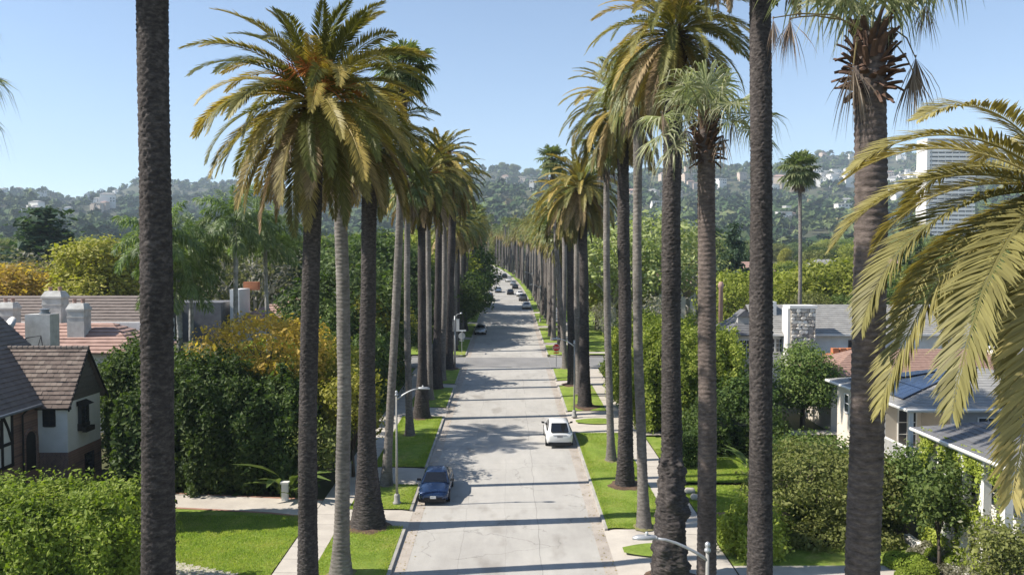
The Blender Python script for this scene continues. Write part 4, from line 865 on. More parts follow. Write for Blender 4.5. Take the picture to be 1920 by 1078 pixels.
def panel_grid(h, q, u0, u1, v0, v1, nu, nv):
    Aq, Bq, Cq, Dq = [Vector(p) - h.b for p in q]; nrm = (Bq - Aq).cross(Dq - Aq).normalized()
    if nrm.z < 0: nrm = -nrm
    P = lambda u, v: (Aq.lerp(Bq, u)).lerp(Dq.lerp(Cq, u), v)
    for i in range(nu):
        for j in range(nv):
            a, b2, c_, d_ = u0 + (u1 - u0) * i / nu, u0 + (u1 - u0) * (i + .96) / nu, v0 + (v1 - v0) * j / nv, v0 + (v1 - v0) * (j + .96) / nv
            pts = [P(a, c_), P(b2, c_), P(b2, d_), P(a, d_)]; k = MB(); k.add([p + nrm * .08 for p in pts] + [p + nrm * .13 for p in pts], [(4, 5, 6, 7), (0, 1, 5, 4), (1, 2, 6, 5), (2, 3, 7, 6), (3, 0, 4, 7)])
            k.build('solar_panel', M['solar'], rf)
panel_grid(B, sl[0], .10, .34, .12, .75, 3, 2); panel_grid(B, sl[0], .46, .88, .10, .80, 5, 3)
B.window('x-', 51.1, 51.7, 5.6, 6.7, 21.3, 'white', (0, 1)); B.window('x-', 49.0, 49.6, 5.6, 6.7, 21.3, 'white', (0, 1)); B.window('x-', 51.0, 51.8, 2.0, 3.4, 21.3, 'white', (0, 1)); B.window('x-', 47.1, 48, 5.5, 6.8, 21.3, 'white', (1, 1))
bl = B.box('balcony', M['white'], 21.1, 23.7, 43.0, 46.6, 4.02, 4.25)
B.box('rail', M['white'], 21.15, 21.23, 43.05, 46.6, 5.12, 5.22, bl); B.box('rail', M['white'], 21.15, 23.7, 43.05, 43.13, 5.125, 5.225, bl)
for i in range(16): B.box('baluster', M['white'], 21.3 + i * .15, 21.35 + i * .15, 43.07, 43.11, 4.25, 5.13, bl)
for i in range(22): B.box('baluster', M['white'], 21.17, 21.21, 43.3 + i * .15, 43.35 + i * .15, 4.25, 5.13, bl)
for (x, y) in ((21.25, 43.12), (21.25, 46.3), (23.55, 43.12)): B.box('post', M['white'], x - .1, x + .1, y - .1, y + .1, 4.25, 7.2, bl)
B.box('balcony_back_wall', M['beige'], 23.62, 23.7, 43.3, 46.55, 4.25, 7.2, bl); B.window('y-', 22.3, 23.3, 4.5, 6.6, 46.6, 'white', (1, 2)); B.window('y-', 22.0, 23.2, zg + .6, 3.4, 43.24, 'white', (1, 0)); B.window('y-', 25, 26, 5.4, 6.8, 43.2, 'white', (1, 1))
B.window('x-', 44, 45.6, zg + .6, 3.4, 21.34, 'white', (2, 0))

# --- white house with climbing vine
zg = gz(36)
V_ = House('vine_house', 'white house with columns and bright climbing vine under a grey roof', (26, 36, zg))
V_.box('wall', M['stucco'], 21.6, 34, 32.5, 39.2, zg - .3, 6.95)
sl = hip(20.4, 34.6, 31.9, 39.9, 7.0, 8.35, 'x', inset=4.6); rf = roofdeck(V_, sl, M['slate']); [V_.courses(rf, q, 14, .03, M['greyroof'] if i_ else M['slate']) for i_, q in enumerate((sl[2], sl[0]))]
k = MB(); k.box(20.55, 34.4, 32.05, 39.75, 6.75, 6.94); V_.part('soffit', k, M['white'])
V_.part('gutter', MB().tube([(20.4, 31.9, 6.95), (20.4, 39.9, 6.95)], .08, 6), M['white'])
for y in (38.9, 37.4, 35.9, 34.4, 32.9):
    c = V_.box('column', M['white'], 20.75, 21.1, y - .17, y + .17, zg, 6.75); V_.box('capital', M['white'], 20.68, 21.17, y - .24, y + .24, 6.45, 6.74, c)
for y in (38.1, 36.6, 35.1, 33.6): V_.window('x-', y - .42, y + .42, 4.6, 6.3, 21.6, 'white', (1, 2)); V_.window('x-', y - .45, y + .45, zg + .4, 3.4, 21.6, 'timber', (1, 1))
for i in range(10): V_.box('quoin', M['white'], 21.5, 22.1 + .2 * (i % 2), 32.42, 32.52, zg + i * .55, zg + i * .55 + .5)
V_.window('y-', 24, 25.2, 4.6, 6.2, 32.5, 'white', (1, 2))
V_.box('flower_bed_wall', M['stucco'], 20.2, 20.5, 32, 40, zg - .1, zg + .5)

# ------------------------------------------------------------------ trees, hedges and shrubs
GREENS = {
 'dark': [(0.030, 0.054, 0.013), (0.062, 0.10, 0.024), (0.13, 0.175, 0.046)],
 'mid': [(0.058, 0.095, 0.022), (0.105, 0.15, 0.038), (0.18, 0.22, 0.065)],
 'fresh': [(0.11, 0.165, 0.018), (0.20, 0.265, 0.034), (0.32, 0.37, 0.07)],
 'ficus': [(0.085, 0.12, 0.018), (0.18, 0.22, 0.034), (0.33, 0.36, 0.07)],
 'lime': [(0.12, 0.15, 0.02), (0.215, 0.24, 0.035), (0.34, 0.355, 0.075)],
 'yellow': [(0.17, 0.17, 0.022), (0.27, 0.26, 0.042), (0.38, 0.34, 0.08)],
 'gold': [(0.30, 0.20, 0.045), (0.48, 0.32, 0.07), (0.62, 0.43, 0.13)],
 'olive': [(0.095, 0.11, 0.03), (0.155, 0.17, 0.048), (0.24, 0.25, 0.085)],
 'pale': [(0.17, 0.20, 0.07), (0.26, 0.295, 0.115), (0.37, 0.40, 0.18)],
 'grey': [(0.12, 0.12, 0.085), (0.18, 0.175, 0.125), (0.25, 0.24, 0.18)],
 'pine': [(0.024, 0.046, 0.025), (0.045, 0.078, 0.04), (0.085, 0.125, 0.065)],
 'orange': [(0.20, 0.16, 0.045), (0.30, 0.235, 0.065), (0.34, 0.24, 0.07)],
 'vine': [(0.16, 0.21, 0.025), (0.28, 0.33, 0.05), (0.40, 0.44, 0.10)],
}
for k_, st in GREENS.items(): M['leaf_' + k_] = leafmat('leaf_' + k_, st, 0.28, 0.6, 0.16, patch=.55)
M['leaf_gold'] = leafmat('leaf_gold', GREENS['gold'], .42, .6, .12, patch=.5)
M['bark'] = mat('tree_bark', (0.12, 0.095, 0.075), (0.06, 0.048, 0.038), 3, .9, bumps=.5, bscale=12, stretch=(1, 1, .3))
M['bark_pale'] = mat('pale_bark', (0.46, 0.44, 0.39), (0.30, 0.28, 0.24), 2, .85)
M['core'] = mat('inner_shade_fill', (0.012, 0.018, 0.006), None, 3, 1.0)  # near-black filler: the shade deep among leaves is put into the colour

def leaves(P, N, size, g, up=.35, spread=.9, aspect=.55):
    n = len(P); nn = norm(N * .7 + g.normal(0, spread, (n, 3)) * .6 + np.array([0, 0, up])); a = norm(np.cross(nn, g.normal(0, 1, (n, 3)))); b = np.cross(nn, a)
    s = (size * np.clip(np.exp(g.normal(-.05, .38, n)), .4, 2.2))[:, None] * .5; fold = nn * s * g.uniform(-.3, .3, n)[:, None]
    V = np.stack([P - a * s, P + b * s * aspect + fold, P + a * s, P - b * s * aspect + fold], 1).reshape(-1, 3)
    return V, np.arange(n * 4).reshape(-1, 4)
def ellip_clumps(lobes, nc, g, inner=.72, upbias=.15):
    L = np.array(lobes, float); ar = (L[:, 3] * L[:, 4] + L[:, 4] * L[:, 5] + L[:, 3] * L[:, 5]); pick = g.choice(len(L), nc, p=ar / ar.sum())
    d = g.normal(0, 1, (nc, 3)); d[:, 2] += upbias; d = norm(d); rr = g.uniform(inner, 1.04, nc)[:, None]
    P = L[pick, :3] + d * rr * L[pick, 3:]; keep = np.ones(nc, bool)
    for j in range(len(L)):
        q = np.sum(((P - L[j, :3]) / L[j, 3:]) ** 2, 1); keep &= (pick == j) | (q > .45)
    return P[keep], norm(d[keep] / L[pick][keep][:, 3:])
def crown(lobes, nc, per, cr, size, seed, m, inner=.72, upbias=.15, flat=.8, up=.35, aspect=.55, name='crown', core=0.0):
    g = np.random.default_rng(seed); P, N = ellip_clumps(lobes, nc, g, inner, upbias); k = len(P); w = g.uniform(.5, 1.4, k)
    cnt = np.maximum(1, (per * w).astype(int)); Pi = np.repeat(P, cnt, 0); Ni = np.repeat(N, cnt, 0); o = g.normal(0, 1, Pi.shape) * cr * .5; o[:, 2] *= flat
    V, F = leaves(Pi + o, norm(Ni + .6 * norm(o)), size, g, up, aspect=aspect)
    mats = [m]; mi = np.zeros(len(F), int)
    if core:                                             # a solid blob inside, inner shade in its dark colour, so that a dense crown is not see-through
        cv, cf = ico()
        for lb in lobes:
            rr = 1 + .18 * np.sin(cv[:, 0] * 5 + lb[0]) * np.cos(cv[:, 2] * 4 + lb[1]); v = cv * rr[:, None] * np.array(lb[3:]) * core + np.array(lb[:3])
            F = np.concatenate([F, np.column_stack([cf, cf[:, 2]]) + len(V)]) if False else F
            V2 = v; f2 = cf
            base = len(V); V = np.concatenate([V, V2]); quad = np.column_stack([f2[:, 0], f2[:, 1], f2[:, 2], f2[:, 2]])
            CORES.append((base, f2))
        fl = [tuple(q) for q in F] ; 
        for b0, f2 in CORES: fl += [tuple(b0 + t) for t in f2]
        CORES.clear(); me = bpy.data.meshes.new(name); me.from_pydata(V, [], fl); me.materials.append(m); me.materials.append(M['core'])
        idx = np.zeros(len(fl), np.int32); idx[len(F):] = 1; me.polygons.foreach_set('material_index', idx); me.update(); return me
    return np_mesh(name, V, F, mats)
CORES = []; _ico = []
def ico():
    if not _ico:
        import bmesh
        bm = bmesh.new(); bmesh.ops.create_icosphere(bm, subdivisions=2, radius=1); bm.verts.ensure_lookup_table()
        _ico.append((np.array([v.co[:] for v in bm.verts]), np.array([[v.index for v in f.verts] for f in bm.faces]))); bm.free()
    return _ico[0]
def limbs(h, r, lobes, seed, m, n=None, bend=.15, fork=.3):
    """a tapered trunk that divides into limbs reaching the lobes of the crown"""
    g = random.Random(seed); k = MB(); hf = h * fork; w = [g.uniform(-bend, bend) for _ in range(4)]
    k.tube([(0, 0, -.2), (w[0] * .3, w[1] * .3, hf * .5), (w[0], w[1], hf)], [r * 1.35, r * 1.05, r * .9], 9)
    for lb in (lobes if n is None else g.sample(list(lobes), min(n, len(lobes)))):
        t = Vector(lb[:3]); s0 = Vector((w[0], w[1], hf * g.uniform(.8, 1.0))); mid = s0.lerp(t, .5) + Vector((g.uniform(-.3, .3), g.uniform(-.3, .3), g.uniform(0, .4)))
        k.tube([s0, mid, t], [r * .6, r * .4, r * .15], 6)
        for _ in range(3):
            e = t + Vector((g.uniform(-1, 1) * lb[3], g.uniform(-1, 1) * lb[4], g.uniform(-.2, .9) * lb[5])) * .8; k.tube([mid.lerp(t, g.uniform(.1, .8)), (mid + e) / 2 + Vector((0, 0, .2)), e], [r * .22, r * .14, r * .05], 4)
    return k.mesh('trunk', m, True)
def rlobes(g, h, r, n, base=.35, flat=.75):
    out = []
    for i in range(n):
        a = i * 2.4 + g.uniform(0, .8); t = (i + .5) / n; z = h * (base + (1 - base) * (.25 + .6 * t)); q = r * math.sqrt(max(.05, 1 - (2 * t - .9) ** 2)) * g.uniform(.45, .75)
        s_ = r * g.uniform(.42, .62); out.append((math.cos(a) * q, math.sin(a) * q, min(z, h - s_ * flat), s_, s_, s_ * flat))
    return out
def tree(label, px=None, py=None, d=None, x=None, lobes=None, leaf='mid', nc=700, per=14, cr=.7, size=.26, seed=0, h=6, r=3, n=7, trunk=.18, bark='bark', name='tree', group=None, base=.35, **kw):
    g = random.Random(seed + 3)
    if x is None: x = at(px, 500, d).x
    root = thing(name, label, 'tree', (x, d, gz(d)), 0, group); lobes = lobes or rlobes(g, h, r, n, base)
    new_obj('crown', crown(lobes, nc, per, cr, size, seed, M['leaf_' + leaf], **kw), root)
    new_obj('trunk', limbs(h, trunk, lobes, seed, M[bark], n=min(7, len(lobes))), root); return root
def hedge(label, x0, x1, y0, y1, h, leaf, nleaf, size, seed, lump=.35, name='hedge', rough=.5, z0=0.0, tuft=0, face=(1, 1, 1, 1, 1), topvar=.3, cat='hedge', rot=0):
    """a clipped hedge: dense leaves over an uneven block, dark solid filler inside"""
    g = np.random.default_rng(seed); cx, cy = (x0 + x1) / 2, (y0 + y1) / 2; root = thing(name, label, cat, (cx, cy, gz(cy)), rot); w, dp = x1 - x0, y1 - y0
    A = np.array([w * h * face[0], w * h * face[1], dp * h * face[2], dp * h * face[3], w * dp * face[4]]); side = g.choice(5, nleaf, p=A / A.sum()); u, v = g.uniform(-.5, .5, nleaf), g.uniform(0, 1, nleaf) ** .85
    P = np.zeros((nleaf, 3)); N = np.zeros((nleaf, 3))
    for s_, (ax, sg) in enumerate(((1, -1), (1, 1), (0, -1), (0, 1))):
        q = side == s_; P[q, ax] = sg * (dp if ax else w) / 2; P[q, 1 - ax] = u[q] * (w if ax else dp); P[q, 2] = v[q] * h; N[q, ax] = sg
    q = side == 4; P[q, 0] = u[q] * w; P[q, 1] = (v[q] - .5) * dp; P[q, 2] = h; N[q, 2] = 1
    ph = g.uniform(0, 6, 8); bul = np.sin(P[:, 0] * 1.7 + ph[0]) * np.sin(P[:, 1] * 1.9 + ph[1]) + .6 * np.sin(P[:, 0] * 4.1 + P[:, 2] * 3 + ph[2]) * np.sin(P[:, 1] * 3.7 + P[:, 2] * 2.6 + ph[3])
    P += N * (bul * lump * .5 - .05 + g.normal(0, rough * .3, nleaf) * (1 - .5 * (N[:, 2] > 0)))[:, None]; P[:, 2] += (topvar * (np.sin(P[:, 0] * .9 + ph[4]) + .5 * np.sin(P[:, 0] * 2.3 + ph[5]))) * (P[:, 2] / h) ** 2
    P[:, 2] = np.maximum(P[:, 2], .02)
    rnd = 1 - .10 * np.clip((P[:, 2] / h - .75) * 4, 0, 1) ** 2; P[:, 0] *= rnd; P[:, 1] *= rnd
    if tuft:
        tc = np.argsort(g.random(nleaf))[:tuft]; pick = tc[g.integers(0, tuft, nleaf // 3)]; Pt = P[pick] + g.normal(0, .18, (len(pick), 3)) * np.array([1, 1, 1.5]) + N[pick] * (.10 + lump * .3) + np.array([0, 0, .08 + .25 * lump * lump]); P = np.concatenate([P, Pt]); N = np.concatenate([N, N[pick]])
    V, F = leaves(P, N, size, g); new_obj('foliage', np_mesh('foliage', V, F, M['leaf_' + leaf]), root)
    k = MB(); m_ = min(.4, dp * .2); k.box(-w / 2 + m_, w / 2 - m_, -dp / 2 + m_, dp / 2 - m_, 0, h - .45); k.build('branches', M['core'], root); return root  # one solid dark block stands in for the shaded inside of the hedge

# garden on the hedge side
hedge('tall dark untrimmed hedge behind the curving garden path', -20.6, -15.6, 47.4, 51.6, 6.6, 'dark', 36000, .23, 1, lump=1.0, rough=1.0, tuft=450, face=(1, .15, .4, .6, 1), topvar=.3)
hedge('lower end of the tall dark hedge below the golden tree', -15.9, -12.6, 47.5, 51.4, 5.3, 'dark', 20000, .23, 6, lump=1.0, rough=1.0, tuft=260, face=(1, .15, .3, 1, 1), topvar=.4)
hedge('tall hedge between the white gable and the thickest palm trunk', -26.4, -20.4, 52.6, 55.4, 6.9, 'dark', 18000, .24, 7, lump=1.0, rough=1.0, tuft=240, face=(1, .1, .5, .2, 1), topvar=.3)
hedge('narrow end of the tall hedge hidden behind the thickest palm trunk', -20.1, -18.4, 40.9, 43.7, 6.9, 'dark', 9000, .25, 2)
hedge('bright yellow green hedge at the bottom corner of the picture', -31, -15.2, 30.8, 35.4, 4.35, 'fresh', 75000, .165, 3, lump=.45, rough=.7, tuft=900, face=(1, .1, .1, 1, 1.2), topvar=.14)
hedge('clipped green hedge below the red roofed house and queen palms', -28, -19, 56.5, 58.5, 6.4, 'mid', 16000, .26, 4, face=(1, 0, .3, 1, 1))
hedge('light green hedge at the foot of the parapet house', -26, -15, 74, 77, 5.2, 'fresh', 12000, .3, 5, face=(1, 0, .3, 1, 1))
tree('golden leaved tree behind the tall dark hedge', 497, d=54, h=9.9, r=4.4, leaf='gold', nc=900, per=16, size=.24, seed=11, n=9, flat=.6, base=.5)
tree('golden green tree beside the smooth grey palm trunk', 610, d=57, h=8.2, r=2.7, leaf='yellow', nc=600, per=15, size=.23, seed=12, n=7, base=.3)
tree('small yellow green tree growing by the pavement near the bulging palm', 660, d=50.5, h=6.8, r=1.9, leaf='yellow', nc=420, per=14, size=.22, seed=13, n=6, base=.35, trunk=.1)
tree('slender young tree leaning over the pavement beside the flower spikes', 590, d=47.5, h=4.2, r=1.3, leaf='olive', nc=200, per=12, size=.22, seed=14, n=5, base=.4, trunk=.08)
tree('dark shrub before the white chimney at the gable end', x=-26.6, d=55.2, h=8.0, r=1.9, leaf='dark', nc=420, per=14, size=.24, seed=15, n=6, base=.1, trunk=.12)
tree('yellow green shrubby tree against the red roof eave', x=-22.2, d=54.0, h=8.2, r=2.0, leaf='mid', nc=420, per=14, size=.24, seed=16, n=6, base=.1, trunk=.12)
BIRD = []
def bird_leaf(L, w, seed):
    k = MB(); g = random.Random(seed); n = 7; vs = []
    for i in range(n):
        t = i / (n - 1); zz = L * (.9 * t - .35 * t * t); xx = L * .75 * t * t + .05 * t; ww = w * math.sin(math.pi * min(1, max(0, (t - .38) / .62)) ** .8) * .5 + .015
        vs += [(xx, -ww, zz + ww * .35), (xx, 0, zz), (xx, ww, zz + ww * .35)]
    k.add(vs, [f for i in range(n - 1) for f in ((3 * i, 3 * i + 1, 3 * i + 4, 3 * i + 3), (3 * i + 1, 3 * i + 2, 3 * i + 5, 3 * i + 4))]); return k.mesh('leaf', M['leaf_mid'])
BIRD = [bird_leaf(L, w, i) for i, (L, w) in enumerate(((2.6, .34), (2.0, .30), (3.0, .36)))]
def bird_plant(label, x, y, n, sc, seed, lean=0):
    g = random.Random(seed); root = thing('giant_bird_of_paradise', label, 'plant', (x, y, gz(y)))
    root['label'] = label
    for i in range(n): new_obj('leaf', BIRD[i % 3], root, (g.uniform(-.25, .25), g.uniform(-.25, .25), 0), (0, g.uniform(-.15, .25), i * 2.4), (sc * g.uniform(.8, 1.2),) * 3)
bird_plant('tall broad leaved tropical plant at the corner of the dark hedge', -12.9, 46.6, 14, 1.6, 1); bird_plant('low broad leaved tropical plant beside the pavement edge', -12.2, 46.2, 12, .9, 2)
bird_plant('broad leaved tropical plant in the shade behind the sunny lawn', 15.6, 50.4, 10, 1.3, 3)
hedge('low dark shrubs along the pavement behind the slim leaning palm', -13.4, -11.2, 53.5, 60, 1.5, 'mid', 6000, .2, 21)
hedge('thicket of dark shrubs by the bend of the pavement before the junction', -17.5, -11.4, 68, 84, 5.6, 'dark', 22000, .3, 22, lump=1.6, rough=1.4, topvar=.8)
hedge('small clipped shrub beside the driveway near the red brick steps', -12.4, -10.9, 63.5, 65.5, 1.7, 'yellow', 3500, .17, 23)

# the sunny side
hedge('huge rounded bright green clipped hedge beyond the white car', 10.7, 18.4, 61.5, 80, 6.6, 'ficus', 80000, .24, 31, lump=1.1, rough=.8, tuft=900, face=(1, .2, 1, .5, 1), topvar=.25)
hedge('small dark box hedge at the edge of the sunny lawn', 11.3, 13.2, 51.9, 54.0, 2.35, 'dark', 9000, .12, 32, lump=.08, rough=.15, topvar=.02)
hedge('low hedge along the pavement before the cross street', 10.8, 13.6, 78, 90, 1.7, 'mid', 7000, .22, 33)
hedge('bright yellow green shrub at the pavement corner below the brick path', 11.0, 13.0, 37.3, 39.4, 1.8, 'vine', 9000, .15, 34, lump=.5, rough=.7, tuft=250, topvar=.2, name='shrub', cat='shrub')
tree('wide airy green tree in front of the solar panel house', 1520, d=41.5, h=4.5, r=3.1, leaf='olive', nc=1000, per=16, size=.17, seed=35, n=10, base=.15, trunk=.10)
tree('airy green tree behind the thick fan palm trunk', 1640, d=40.8, h=4.2, r=2.1, leaf='olive', nc=900, per=16, size=.17, seed=36, n=9, base=.1, trunk=.09)
tree('light green bushy tree below the cream wall', 1530, d=46.5, h=3.7, r=2.8, leaf='mid', nc=800, per=15, size=.19, seed=37, n=8, base=.1)
tree('tall glossy dark green tree before the stone chimney', 1508, d=63, h=6.9, r=2.5, leaf='mid', nc=1000, per=16, size=.2, seed=38, n=9, base=.12)
tree('dark leafy tree filling the shade behind the sunny lawn', 1395, d=60, h=4.8, r=2.4, leaf='dark', nc=700, per=15, size=.22, seed=39, n=8, base=.1)
tree('slim leafy tree in front of the vine covered wall', 1772, d=36.2, h=5.6, r=1.35, leaf='mid', nc=330, per=13, size=.19, seed=40, n=7, base=.2, trunk=.07)
tree('small leafy tree between the vine house and the balcony', 1708, d=40.0, h=5.0, r=.95, leaf='mid', nc=260, per=13, size=.18, seed=41, n=6, base=.2, trunk=.07)
tree('loose shrub at the bottom corner below the vine house', 1905, d=31.5, h=4.2, r=1.3, leaf='olive', nc=300, per=14, size=.15, seed=42, n=6, base=.05, trunk=.06)
tree('grey twiggy shrub before the white wall of the vine house', 1868, d=33.0, h=3.9, r=.8, leaf='grey', nc=160, per=9, size=.13, seed=43, n=5, base=.1, trunk=.05)
for i, (px, py, rr) in enumerate(((1680, 1056, .5), (1716, 1060, .52), (1755, 1044, .45), (1735, 1075, .5), (1790, 1060, .5), (1700, 1085, .45))):
    p = G(px, py + 12); g = np.random.default_rng(900 + i); root = thing('ball_shrub', ['clipped ball shrub closest to the thick fan palm trunk', 'clipped ball shrub in the middle of the cluster below the slim leafy tree', 'smallest clipped ball shrub at the back of the cluster', 'clipped ball shrub at the very bottom of the picture', 'clipped ball shrub closest to the vine covered house', 'clipped ball shrub in front, nearest the garden path'][i], 'shrub', (p.x, p.y, gz(p.y)), 0, 'clipped ball shrubs')
    d_ = norm(g.normal(0, 1, (3200, 3))); P = d_ * rr * g.uniform(.9, 1.03, (3200, 1)) * np.array([1.1, 1.1, .9]) + np.array([0, 0, rr * .8]); P[:, 2] = np.maximum(P[:, 2], .02); V, F = leaves(P, d_, .09, g); new_obj('foliage', np_mesh('foliage', V, F, M['leaf_fresh']), root)
    cv, cf = ico(); new_obj('branches', np_mesh('branches', cv * rr * np.array([.95, .95, .75]) + np.array([0, 0, rr * .8]), cf, M['core']), root)  # solid dark ball, inner shade of the shrub put into its colour
hedge('low spreading green shrubs under the wide airy tree', 13.4, 19.0, 38.4, 40.3, .9, 'olive', 9000, .16, 61, lump=.7, rough=.9, topvar=.3, name='shrub', cat='shrub')
hedge('low leafy shrubs at the foot of the cream house', 15.5, 21.0, 41.5, 43.4, 1.6, 'mid', 8000, .17, 62, lump=.7, rough=.9, topvar=.3, name='shrub', cat='shrub')
hedge('grey green shrubs along the white house wall', 19.7, 20.5, 32.5, 38.5, .8, 'grey', 4000, .14, 63, lump=.5, rough=.7, name='shrub', cat='shrub')
hedge('dark undergrowth at the back of the sunny lawn', 13.6, 19.5, 55.0, 60.0, 2.6, 'dark', 12000, .22, 64, lump=1.0, rough=1.0, topvar=.5, name='shrub', cat='shrub')
# vine on the wall of the white house
g = np.random.default_rng(77); n = 15000; y = g.uniform(32.6, 39.4, n); z = g.uniform(1.2, 7.1, n)
dens = np.where(z > 5.95, .8, 0) * (np.sin(y * 3.1) > -.75) + np.where(np.abs(y - 39.05) < .38, .85, 0) + np.where(np.abs(((y - 32.9) % 1.5) - .0) < .25, .35, 0) + np.where((z < 4.4) & (z > 3.4), .65, 0) + np.where(z < 2.4, .45, 0); kp = g.random(n) < dens
P = np.stack([np.full(kp.sum(), 20.68) + g.normal(0, .06, kp.sum()), y[kp], z[kp]], 1); V, F = leaves(P - np.array([20.7, 36, gz(36)]), np.tile([-1.0, 0, 0], (kp.sum(), 1)), .17, g)
vr = thing('climbing_vine', 'bright yellow green vine climbing the columns of the white house', 'vine', (20.7, 36, gz(36))); new_obj('foliage', np_mesh('foliage', V, F, M['leaf_vine']), vr)
k = MB(); [k.tube([(.05, yy, 0), (.02, yy + .15, 2.5), (.03, yy - .1, 5.6)], [.03, .025, .012], 5) for yy in (3.05, .2, -2.9)]; k.build('stem', M['bark'], vr)

# lawns, paths
lawn([(-10.6, 20), (-10.6, 43.9), (-21.5, 46.4), (-21.5, 20)], name='front_lawn')
k = MB(); cs = [(-10.55, 43.2, 45.8), (-13, 43.9, 46.2), (-16, 44.4, 46.6), (-19, 44.8, 47.0), (-23, 45.2, 47.4)]
k.add([p for x, a, b in cs for p in ((x, a, .165), (x, b, .165))], [(2 * i, 2 * i + 1, 2 * i + 3, 2 * i + 2) for i in range(len(cs) - 1)]); tag(k.build('garden_path', M['conc'], shear=True), kind='structure')
k = MB(); k.add([p for x, a, b in cs[:] for p in ((x, a - .22, .17), (x, a, .17), (x, b, .17), (x, b + .22, .17))], [f for i in range(len(cs) - 1) for f in ((4 * i, 4 * i + 1, 4 * i + 5, 4 * i + 4), (4 * i + 2, 4 * i + 3, 4 * i + 7, 4 * i + 6))]); tag(k.build('path_edging', M['pathbrick'], shear=True), kind='structure')
ps = tag(new_obj('stepping_path', None), kind='structure'); k = MB(); k.box(-.34, .34, -.3, .3, -.05, .0); me = k.mesh('paver', M['conc'])
for i in range(9):
    for j in range(2):
        p = G(318 + i * 14 + j * 4, 1064 + i * 2.8 + j * 10); new_obj('paver', me, ps, (p.x - .1 * j, p.y, gz(p.y) + .185), (0, 0, .15))
lawn([(-10.6, 62), (-10.6, 92), (-17, 92), (-17, 62)], name='front_lawn'); lawn([(10.6, 49.2), (10.6, 60.5), (16.4, 60.5), (16.4, 49.2)], name='front_lawn')
lawn([(10.6, 43.8), (10.6, 48.6), (17.5, 48.6), (17.5, 43.8)], name='front_lawn'); lawn([(10.6, 40.4), (10.6, 43.2), (17.5, 43.2), (17.5, 40.4)], name='front_lawn')
lawn([(10.6, 43.2), (10.6, 43.8), (17.5, 43.8), (17.5, 43.2)], .16, 'brick_path', 'pathbrick'); lawn([(10.6, 34.6), (10.6, 36.6), (20, 36.6), (20, 34.6)], .16, 'garden_path', 'conc')
lawn([(10.6, 36.6), (10.6, 40.4), (20, 40.4), (20, 36.6)], .155, 'planting_bed', 'lawn'); lawn([(10.6, 61), (10.6, 62.4), (30, 62.4), (30, 61)], .16, 'driveway', 'conc')
for s in (-1, 1): lawn([(s * 10.6, 103), (s * 10.6, 165), (s * 21, 165), (s * 21, 103)][::s], name='front_lawn')
lawn([(10.6, 103.6), (10.6, 105), (25, 105), (25, 103.6)], .16, 'cross_sidewalk', 'conc')
k = MB(); g = random.Random(5)
for (px, py) in ((1293, 928), (1305, 940)):
    p = G(px, py); n = 8; k = MB(); cv, cf = ico(); vv = cv * np.array([.35, .28, .22]) * (1 + .15 * np.sin(cv[:, :1] * 5 + px)); o = new_obj('boulder', np_mesh('boulder', vv, cf, M['conc'], True), None, (p.x, p.y, gz(p.y) + .25)); tag(o, 'pale round boulder at the end of the brick path' if px == 1293 else 'smaller pale boulder beside the pavement at the brick path', 'boulder')

# ---- trees further up the street and across the gardens: a few kinds, each copied as a whole
KIND = {}
def kind(key, leaf, h, r, n, nc, per, size, seed, base=.3, bark='bark', trunk=.22, cr=.9, lobes=None, **kw):
    g = random.Random(seed); lobes = lobes or rlobes(g, h, r, n, base); KIND[key] = (crown(lobes, nc, per, cr, size, seed, M['leaf_' + leaf], **kw), limbs(h, trunk, lobes, seed, M[bark], n=min(8, len(lobes))), h)
kind('round', 'mid', 9, 4.2, 9, 800, 19, 0.33, 201); kind('round2', 'olive', 10, 4.6, 9, 800, 19, 0.34, 202, base=.25); kind('dense', 'dark', 10, 4.8, 10, 950, 21, 0.34, 203, base=.15)
kind('lime', 'lime', 8, 4.4, 10, 900, 19, 0.31, 204, base=.2); kind('yellow', 'yellow', 9, 4.0, 9, 800, 19, 0.31, 205, base=.15); kind('gold', 'orange', 8, 4.4, 8, 600, 17, 0.31, 206)
kind('sycamore', 'pale', 13, 4.6, 10, 620, 9, .42, 207, bark='bark_pale', trunk=.3, base=.25, cr=1.2); kind('bare', 'grey', 10, 4.0, 8, 300, 8, .35, 208, bark='bark_pale', trunk=.2)
col = [(0, 0, 1.2 + i * 1.25, 1.0 - .09 * i, 1.0 - .09 * i, 1.1) for i in range(9)]; kind('cypress', 'dark', 12, 1, 9, 420, 10, .4, 209, lobes=col, trunk=.15, cr=.5, inner=.8)
con = [(math.cos(i * 2.4) * (2.6 - .3 * i) * .7, math.sin(i * 2.4) * (2.6 - .3 * i) * .7, 2.5 + i * 1.35, 3.0 - .3 * i, 3.0 - .3 * i, .75) for i in range(9)]; kind('cedar', 'pine', 15, 4, 9, 900, 10, .5, 210, lobes=con, trunk=.35, cr=.8, flat=.4)
upr = [(math.cos(i * 2.1) * 1.3 * (1 - i / 12), math.sin(i * 2.1) * 1.3 * (1 - i / 12), 1.5 + i * .95, 1.35, 1.35, 1.3) for i in range(9)]; kind('upright', 'yellow', 10, 2, 9, 900, 22, .24, 211, lobes=upr, trunk=.2, cr=.7)
